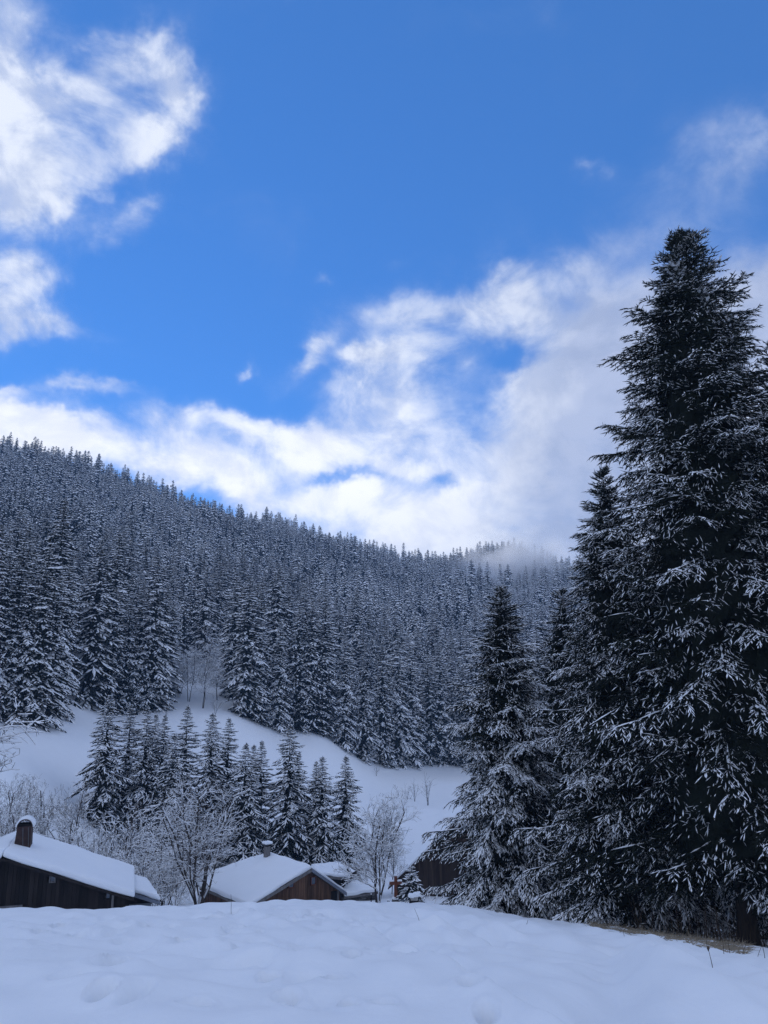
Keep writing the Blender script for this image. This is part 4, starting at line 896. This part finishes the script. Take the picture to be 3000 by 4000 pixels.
def build_barn():
    up = np.array([0, 0, 1.0])
    E0 = PD(525, 3512, 48); E1 = PZ(525, 3404, E0[2]); r = E1-E0; LR = hypot(r[0], r[1]); r = r/LR; g = np.array([r[1], -r[0], 0])
    pv = lambda px, py: PP(px, py, E0, r)
    W = pv(0, 3350); sW = (W-E0) @ g; k = (W[2]-E0[2])/abs(sW)
    root = empty('timber_barn', (E0[0], E0[1], gz(E0[0], E0[1]))); inv = np.array(root.location); L = lambda p: np.asarray(p, float)-inv
    tag(root, 'dark weathered timber barn with a broad thickly snowed roof and hooded chimney', 'barn')
    E = L(E0); half = abs((PP(82, 3246, E1, r)-E1) @ g); ap = E - g*half + up*k*half; e2 = ap - g*half - up*k*half
    for a, b, off in ((E, ap, 0), (e2, ap, .005)):
        q = [a, b, b + r*LR, a + r*LR]
        rf = slab('roof', [p-up*(.14+off) for p in q], up*.14, WOODD, root); snow_slab([p+up*(.01-off) for p in q], .36, rf, 'snow', .15)
    zb = -1.2
    top = lambda s: E[2]-.14 + k*(-s) if s > -half else E[2]-.14 + k*(2*half+s)
    o = E + r*.55
    wp = L(PP(206, 3429, E0 + r*.55, r)); ws = (wp-E) @ g; wz = wp[2]
    w2 = L(PP(422, 3497, E0 + r*.55, r)); w2s = (w2-E) @ g; w2z = w2[2]
    holes = [(ws-.14, ws+.14, wz-.22, wz+.22), (w2s-.14, w2s+.14, w2z-.2, w2z+.2)]
    sp = (L(PP(440, 3520, E0+r*.55, r))-E) @ g
    plank_wall(root, o, g, -r, -2*half+.5, -.25, lambda s: zb, top, WOODD, w=(.18, .26), seed=41, holes=holes)
    window(root, o + g*ws + up*(wz-E[2]) - r*.0, g, -r, .20, .34, WOODG); window(root, o + g*w2s + up*(w2z-E[2]), g, -r, .18, .30, WOODD)
    V, F = box_pts(o + g*sp + up*(L(PP(440, 3530, E0+r*.55, r))[2]-.6-E[2]) - r*.12, g*.06, r*.06, up*1.2); link('post', poly_mesh('post', V, F, WOODG, .01, 1), root)
    hp = L(PP(20, 3545, E0+r*.55, r)); hs = (hp-E) @ g
    V, F = box_pts(o + g*hs + up*(hp[2]-.35-E[2]) - r*.06, g*.75, r*.015, up*.35); dr = link('hatch', poly_mesh('hatch', V, F, BACK), root)
    V, F = box_pts(o + g*hs + up*(hp[2]+.04-E[2]) - r*.08, g*.85, r*.03, up*.05); link('lintel', poly_mesh('lintel', V, F, WOODG), dr)
    V, F = box_pts(o + g*(hs+.8) + up*(hp[2]-.4-E[2]) - r*.08, g*.05, r*.03, up*.38); link('jamb', poly_mesh('jamb', V, F, WOODG), dr)
    plank_wall(root, E - g*.3 + r*.55, r, g, .05, LR-.9, lambda s: zb, lambda s: E[2]-.02, WOODD, seed=43, name='side_wall')
    # tapered chimney with arched hood
    c0 = L(PP(92, 3284, E0 + r*(LR*.45), r)); c = c0.copy(); H = L(PD(92, 3224, hypot(*(c0+inv)[:2])))[2] - c0[2]
    a, b = .58, .42
    base = [c - g*a/1.0*.75 - r*.6 - up*.5, c + g*a*.75 - r*.6 - up*.5, c + g*a*.75 + r*.6 - up*.5, c - g*a*.75 + r*.6 - up*.5]
    topq = [c + up*H - g*b*.75*1.12 - r*.45, c + up*H + g*b*.75*1.25 - r*.45, c + up*H + g*b*.75*1.25 + r*.45, c + up*H - g*b*.75*1.12 + r*.45]
    V = base+topq; F = [[3, 2, 1, 0], [4, 5, 6, 7]] + [[i, (i+1) % 4, 4+(i+1) % 4, 4+i] for i in range(4)]
    ch = link('chimney', poly_mesh('chimney', V, F, RUST, .02, 1), root)
    V, F = box_pts(c + up*(H+.06) + g*.02, g*.31, r*.36, up*.055); link('chimney_throat', poly_mesh('chimney_throat', V, F, BACK), ch)
    for s, nm in ((-.05, 'strap'), (.24, 'strap')):
        V, F = prism([c + g*(s+.10) - r*.57 - up*.35, c + g*(s+.13) - r*.57 - up*.35, c+up*(H-.05)+g*(s+.02)-r*.50, c+up*(H-.05)+g*(s-.01)-r*.50], -r*.03); link(nm, poly_mesh(nm, V, F, GREYMET), ch)
    def arch(r0, r1, hgt, x0=-.46, y0=-.6, y1=.55):
        n = 14; Vs = []; 
        for y in (y0, y1):
            for rr, hh in ((r0, hgt), (r1, hgt+(r1-r0)*1.3)):
                for i in range(n+1):
                    t = pi*i/n; Vs.append(c + up*(H-.02) + g*(.04 - cos(t)*rr) + r*y + up*(sin(t)*hh))
        m = n+1; Fs = []
        for i in range(n):
            a0, b0, a1, b1 = i, m+i, 2*m+i, 3*m+i
            Fs += [[a0, a0+1, b0+1, b0], [a1, b1, b1+1, a1+1], [b0, b0+1, b1+1, b1], [a0, a1, a1+1, a0+1]]
        Fs += [[0, m, 3*m, 2*m], [n, 2*m+n, 3*m+n, m+n]]
        return Vs, Fs
    V, F = arch(.37, .41, .36, y0=-.5, y1=.46); link('hood', poly_mesh('hood', V, F, RUST), ch)
    V, F = arch(.415, .50, .39, y0=-.48, y1=.50); link('snow', poly_mesh('snow', V, F, SNOW, 0, 1, True), ch)
    # lower lean-to behind the corner
    off = 3.2; Q0 = E0 + r*off; pq = lambda px, py: PP(px, py, Q0, r)
    n0 = pq(626, 3521); n1 = pq(520, 3487); kk = (n1[2]-n0[2])/((n1-n0) @ g)
    n1 = n0 - g*3.4 + up*kk*(-3.4); LB = 4.6
    fr_ = PP(573, 3446, n0, np.cross(g + up*kk, r)); b0 = fr_ - n0
    root2 = empty('barn_lean_to', (n0[0], n0[1], gz(n0[0], n0[1]))); inv2 = np.array(root2.location); L2 = lambda p: np.asarray(p, float)-inv2
    tag(root2, 'low lean-to with snowy roof and grey plinth against the barn corner', 'shed')
    q = [L2(n0), L2(n1), L2(n1+b0), L2(n0+b0)]
    rf = slab('roof', [p-up*.18 for p in q], up*.16, FASCIA, root2); snow_slab([p-up*.02 for p in q], .30, rf, 'snow', .12)
    V, F = prism([q[0]-r*.04+up*0, q[1]-r*.04, q[1]-r*.04-up*.2, q[0]-r*.04-up*.2], -r*.03); link('fascia', poly_mesh('fascia', V, F, FASCIA), root2)
    N0 = L2(n0) + r*.5; pz = L2(pq(560, 3536))[2]
    plank_wall(root2, N0, g, -r, -3.3, -.55, lambda s: pz, lambda s: N0[2]-.2+kk*s, WOODD, seed=45)
    plank_wall(root2, N0-g*.55, r, g, .05, 3.2, lambda s: pz, lambda s: N0[2]-.35, WOODD, seed=46, name='side_wall')
    V, F = prism([N0-g*4.2 - r*.1 + up*(pz-N0[2]), N0 - g*.5 - r*.1 + up*(pz+.0-N0[2]), N0 - g*.5 - r*.1+up*(-2.2-N0[2]), N0-g*4.2 - r*.1+up*(-2.2-N0[2])], r*3.4); link('plinth', poly_mesh('plinth', V, F, CONCRETE), root2)
build_barn()

# ------------------------------------------------------------------ wayside cross, post box, posts
def build_small():
    up = np.array([0, 0, 1.0]); X = np.array([1.0, 0, 0]); Yv = np.array([0, 1.0, 0])
    x, y = base_of(1546, 3530, 70); z = gz(x, y); zt = PD(1546, 3421, hypot(x, y))[2]-z; m = hypot(x, y)/FPX*1.02
    root = empty('wayside_cross', (x, y, z), .1); tag(root, 'red-brown wooden wayside cross capped with snow on a snowy stone base', 'cross')
    V, F = box_pts((0, 0, (zt+.2)/2), X*.125, Yv*.11, up*(zt-.2)/2); link('post', poly_mesh('post', V, F, REDWOOD, .015, 1), root)
    zb = PD(1546, 3449, hypot(x, y))[2]-z
    V, F = box_pts((0, 0, zb), X*.53, Yv*.105, up*.12); arm = link('crossbeam', poly_mesh('crossbeam', V, F, REDWOOD, .015, 1), root)
    for s in (-1, 1):
        V, F = box_pts((s*.33, 0, zb+.185), X*.20, Yv*.12, up*.065); link('snow', poly_mesh('snow', V, F, SNOW, .055, 3, True), arm)
    V, F = box_pts((0, 0, zt+.07), X*.135, Yv*.13, up*.09); link('snow_cap', poly_mesh('snow_cap', V, F, SNOW, .08, 3, True), root)
    V, F = prism([(-.42, -.35, -.3), (.42, -.35, -.3), (.42, .35, -.3), (-.42, .35, -.3)], (0, 0, .75)); 
    V = [v*np.array([.62, .62, 1]) if i > 3 else v for i, v in enumerate(V)]; b = link('stone_base', poly_mesh('stone_base', V, F, STONE, .05, 2), root)
    V, F = box_pts((0, -.05, .47), X*.30, Yv*.28, up*.08); link('snow', poly_mesh('snow', V, F, SNOW, .07, 3, True), b)
    # post box
    x, y = base_of(1618, 3541, 66); z = gz(x, y); zt = PD(1618, 3516, hypot(x, y))[2]-z
    root = empty('post_box', (x, y, z), -.15); tag(root, 'grey box on a dark stand under two pillows of snow beside the cross', 'box')
    V, F = box_pts((0, 0, zt-.42), X*.36, Yv*.22, up*.45); link('stand', poly_mesh('stand', V, F, BACK, .03, 1), root)
    V, F = box_pts((.03, -.03, zt+.16), X*.26, Yv*.24, up*.15); link('body', poly_mesh('body', V, F, mat('putty_metal', (.30, .29, .27), .6, .1), .02, 1), root)
    for (dx, dz, w, t, h) in ((-.22, .33, .24, -.12, .13), (.17, .42, .30, .20, .15)):
        V, F = box_pts((dx, -.02, zt+dz), X*w + up*t*w, Yv*.30, up*h); link('snow', poly_mesh('snow', V, F, SNOW, .11, 4, True), root)
    # fence posts
    for px, py0, py1, d, w, lab in ((1450, 3494, 3528, 75, .05, 'thin marker post with a snow cap in front of the stone shed'), (1515, 3518, 3532, 71, .035, 'short thin stake in the snow between round tree and cross'), (1520, 3519, 3532, 71.3, .035, 'short thin stake in the snow between round tree and cross'), (1700, 3528, 3551, 60, .05, 'short post in the snow under the broad spruce')):
        x, y = base_of(px, py1, d); z = gz(x, y); h = PD(px, py0, hypot(x, y))[2]-z
        root = empty('marker_post', (x, y, z)); tag(root, lab, 'post', 'stakes by the cross' if 'stake' in lab else None)
        V, F = box_pts((0, 0, h/2-.2), X*w, Yv*w, up*(h/2+.2)); link('shaft', poly_mesh('shaft', V, F, WOODD, .008, 1), root)
        V, F = box_pts((0, 0, h+.04), X*w*1.2, Yv*w*1.2, up*.05); link('snow_cap', poly_mesh('snow_cap', V, F, SNOW, .04, 2, True), root)
build_small()

# ------------------------------------------------------------------ dry stalks, grass, fallen wood
def build_litter():
    rg = np.random.default_rng(31)
    # flattened dry grass along the foot of the tall spruces
    g = Geo(); P = []; D = []; n = 0
    for i in range(3000):
        t = rg.random(); px = 2300 + 620*t; py = np.interp(px, [2300, 2500, 2700, 2920], [3622, 3650, 3682, 3716]) + rg.normal(0, 1)*np.interp(t, [0, .2, .6, 1], [3, 9, 14, 10])
        p = hit0(px, py)
        if hypot(p[0], p[1]) > 60: continue
        P.append((p[0], p[1], gz(p[0], p[1])+rg.uniform(-.01, .03)))
    P = np.array(P); n = len(P); D = unit(np.c_[rg.normal(0, 1, n)+.5, rg.normal(0, .7, n), rg.uniform(-.05, .42, n)])
    slivers(g, P, D, rg.uniform(.15, .42, n), rg.uniform(.006, .012, n), rg)
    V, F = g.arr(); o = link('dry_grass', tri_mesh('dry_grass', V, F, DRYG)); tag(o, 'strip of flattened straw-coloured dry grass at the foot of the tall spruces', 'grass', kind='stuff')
    # standing dead stems in the shade under the crowns
    g = Geo(); P = []
    for i in range(230):
        px = rg.uniform(2480, 3080); d = rg.uniform(29.5, 35); x, y = base_of(px, 3690, d); P.append((x, y, gz(x, y)-.05))
    P = np.array(P); n = len(P); D = unit(np.c_[rg.normal(0, .14, (n, 2)), np.ones(n)]); l = rg.uniform(.6, 2.0, n)
    slivers(g, P, D, l, rg.uniform(.008, .016, n), rg)
    k = rg.integers(0, n, 260); u = rg.uniform(.3, .95, 260); slivers(g, P[k]+D[k]*(l[k]*u)[:, None], unit(np.c_[rg.normal(0, .6, (260, 2)), rg.uniform(.2, 1, 260)]), rg.uniform(.15, .5, 260), np.full(260, .006), rg)
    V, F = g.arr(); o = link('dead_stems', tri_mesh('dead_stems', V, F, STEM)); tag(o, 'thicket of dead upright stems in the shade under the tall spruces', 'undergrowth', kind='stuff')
    # single stalks poking through the snow
    for px, py, h, head, lab in ((2788, 3836, .26, True, 'dry stalk with a dark seed head alone on the open snow'), (2905, 3765, .28, False, None), (2912, 3768, .10, False, None), (2962, 3770, .42, False, None), (2990, 3775, .5, False, None), (2830, 3752, .40, False, None), (2765, 3735, .18, False, None),
                             (2440, 3688, .14, False, None), (905, 3577, .50, False, 'thin bent dry stalk on the snow brow before the chalet'), (1640, 3610, .36, False, 'thin dry stalk on the snow brow below the cross'), (2060, 3650, .12, False, 'tiny dark twig on the snow in front of the broad spruce'), (2855, 3755, .35, False, None)):
        p = hit(px, py); n = 6; bend = rg.normal(0, .12); V = []; r0 = .007
        root = bpy.data.objects.new('dry_stalk', None)
        for i in range(n):
            t = i/(n-1); cc = np.array([bend*h*t*t + .01*sin(5*t), 0, h*t-.05]); rr = r0*(1-.6*t)
            V += [cc + rr*np.array([cos(q), sin(q), 0]) for q in (0, 2.09, 4.19)]
        F = [[i*3+j, i*3+(j+1) % 3, i*3+3+(j+1) % 3, i*3+3+j] for i in range(n-1) for j in range(3)]
        if head:
            bm_c = V[-1]; g2 = Geo(); g2.add(np.array(V), np.array([f[:3] for f in F] + [[f[0], f[2], f[3]] for f in F]))
            spindles(g2, np.array([bm_c-[0, 0, .03]]), np.array([[0, 0, 1.0]]), np.array([.07]), np.array([.018]), .6, rg); spindles(g2, np.array([bm_c-[0, 0, .03]]), np.array([[.1, 0, 1.0]]), np.array([.07]), np.array([.018]), .5, rg)
            VV, FF = g2.arr(); me = tri_mesh('dry_stalk', VV, FF, STEM)
        else: me = tri_mesh('dry_stalk', V, F, STEM)
        o = link('dry_stalk', me, None, tuple(p), rg.uniform(0, 6.28)); tag(o, lab or 'thin dry stalk poking through the snow before the tallest spruce', 'plant', 'dry stalks poking through the snow')
    # fallen branch and saplings on the meadow
    p = hit0(1540, 3128); z = gz(p[0], p[1]); segs = []
    rr = random.Random(4); a = Vector((-3.6, 0, .5)); 
    for i in range(12):
        b = a + Vector((.62, rr.gauss(0, .03), -.045 + rr.gauss(0, .03))); segs.append((a.copy(), b.copy(), .075-.004*i, .071-.004*i, 0))
        for _ in range(2):
            q = a + Vector((rr.gauss(0, .2), rr.gauss(0, .5), rr.uniform(.3, 1.5) if i > 3 else rr.uniform(.1, .5))); segs.append((a.copy(), q.copy(), .03, .012, 1))
            segs.append((q.copy(), q + Vector((rr.gauss(0, .25), rr.gauss(0, .2), rr.uniform(.1, .6))), .016, .008, 1))
        a = b
    ms = bare_meshes('fallen', segs, .6, .018, 1.0, seed=2); place_bare('fallen_tree', ms, p[0], p[1], 0, 1.0, 'fallen leafless tree lying on the open snowy meadow', cat='fallen tree', z=z)
    S = bare_meshes('sapling', bare_segments(71, 4.0, 4, .28, 1, .8, .3, .03, .3), .35, .012, .8, seed=3)
    for k, (px, py, s, lab) in enumerate(((1620, 3135, .95, 'bare sapling clump beside the fallen tree on the meadow'), (1590, 3125, .7, 'bare sapling clump beside the fallen tree on the meadow'), (1672, 3160, 1.3, 'thin bare sapling on the meadow close to the broad spruce'), (1470, 3040, .6, 'tiny bare sapling on the snow just below the forest edge'),
                                           (840, 2800, .9, 'thin bare sapling on the snow below the frosted broadleaf trees'), (915, 2785, .8, 'thin bare sapling on the snow below the frosted broadleaf trees'), (650, 2790, .8, 'thin bare sapling on the snow below the frosted broadleaf trees'))):
        p = hit0(px, py); place_bare('bare_sapling', S, p[0], p[1], k*1.1, s, lab, 'saplings on the meadow', 'sapling', z=gz(p[0], p[1]))
build_litter()

# ------------------------------------------------------------------ mist on the ridge and valley haze
def build_air():
    def vol_mat(name, dens, color, noise=None):
        m = bpy.data.materials.new(name); m.use_nodes = True; nt = m.node_tree; nt.nodes.remove(nt.nodes['Principled BSDF']); out = nt.nodes['Material Output']
        v = nt.nodes.new('ShaderNodeVolumePrincipled'); v.inputs['Color'].default_value = (*color, 1); v.inputs['Density'].default_value = dens; v.inputs['Anisotropy'].default_value = 0.0
        nt.links.new(v.outputs[0], out.inputs['Volume'])
        if noise:
            tc = nt.nodes.new('ShaderNodeTexCoord'); n = nt.nodes.new('ShaderNodeTexNoise'); n.inputs['Scale'].default_value = noise; n.inputs['Detail'].default_value = 4; n.inputs['Roughness'].default_value = .6
            nt.links.new(tc.outputs['Object'], n.inputs['Vector'])
            ln = nt.nodes.new('ShaderNodeVectorMath'); ln.operation = 'LENGTH'; nt.links.new(tc.outputs['Object'], ln.inputs[0])
            f = nt.nodes.new('ShaderNodeMapRange'); f.interpolation_type = 'SMOOTHSTEP'; f.inputs[1].default_value = 1.0; f.inputs[2].default_value = .25; nt.links.new(ln.outputs['Value'], f.inputs[0])
            k = nt.nodes.new('ShaderNodeMapRange'); k.inputs[1].default_value = .38; k.inputs[2].default_value = .72; nt.links.new(n.outputs[0], k.inputs[0])
            mm = nt.nodes.new('ShaderNodeMath'); mm.operation = 'MULTIPLY'; nt.links.new(f.outputs[0], mm.inputs[0]); nt.links.new(k.outputs[0], mm.inputs[1])
            m3 = nt.nodes.new('ShaderNodeMath'); m3.operation = 'MULTIPLY'; nt.links.new(mm.outputs[0], m3.inputs[0]); m3.inputs[1].default_value = dens; nt.links.new(m3.outputs[0], v.inputs['Density'])
        return m
    def puff(name, px, py, d, sx, sy, sz, dens, lab, nz, tilt=0):
        bm = bmesh.new(); bmesh.ops.create_icosphere(bm, subdivisions=3, radius=1.0); me = bpy.data.meshes.new(name); bm.to_mesh(me); bm.free(); me.materials.append(vol_mat(name, dens, (.97, .98, 1.0), nz))
        p = PD(px, py, d); o = link(name, me, None, tuple(p)); o.scale = (sx, sy, sz); o.rotation_euler = (0, tilt, 0); tag(o, lab, 'mist', kind='stuff')
    puff('ridge_mist', 1975, 2240, 640, 62, 40, 38, .15, 'wisp of grey mist drifting over the far end of the wooded ridge', 2.2, -.35)
    puff('ridge_mist', 1800, 2290, 620, 40, 26, 18, .18, 'thin mist wisp clinging to the spruces below the ridge dip', 2.4, -.3)
    m = 6.0; bm = bmesh.new(); bmesh.ops.create_cube(bm, size=1.0); me = bpy.data.meshes.new('haze'); bm.to_mesh(me); bm.free(); me.materials.append(vol_mat('haze', HAZE, (.42, .66, 1.0)))
    z0, z1 = ZMIN-1.0, max(ZMAX, TOP)+3.0
    o = link('haze', me, None, (0, 0, (z0+z1)/2)); o.scale = (3040, 3040, z1-z0); tag(o, 'thin blue valley haze veiling the upper wooded slope', 'haze', kind='stuff')
HAZE = 0.00022
build_air()
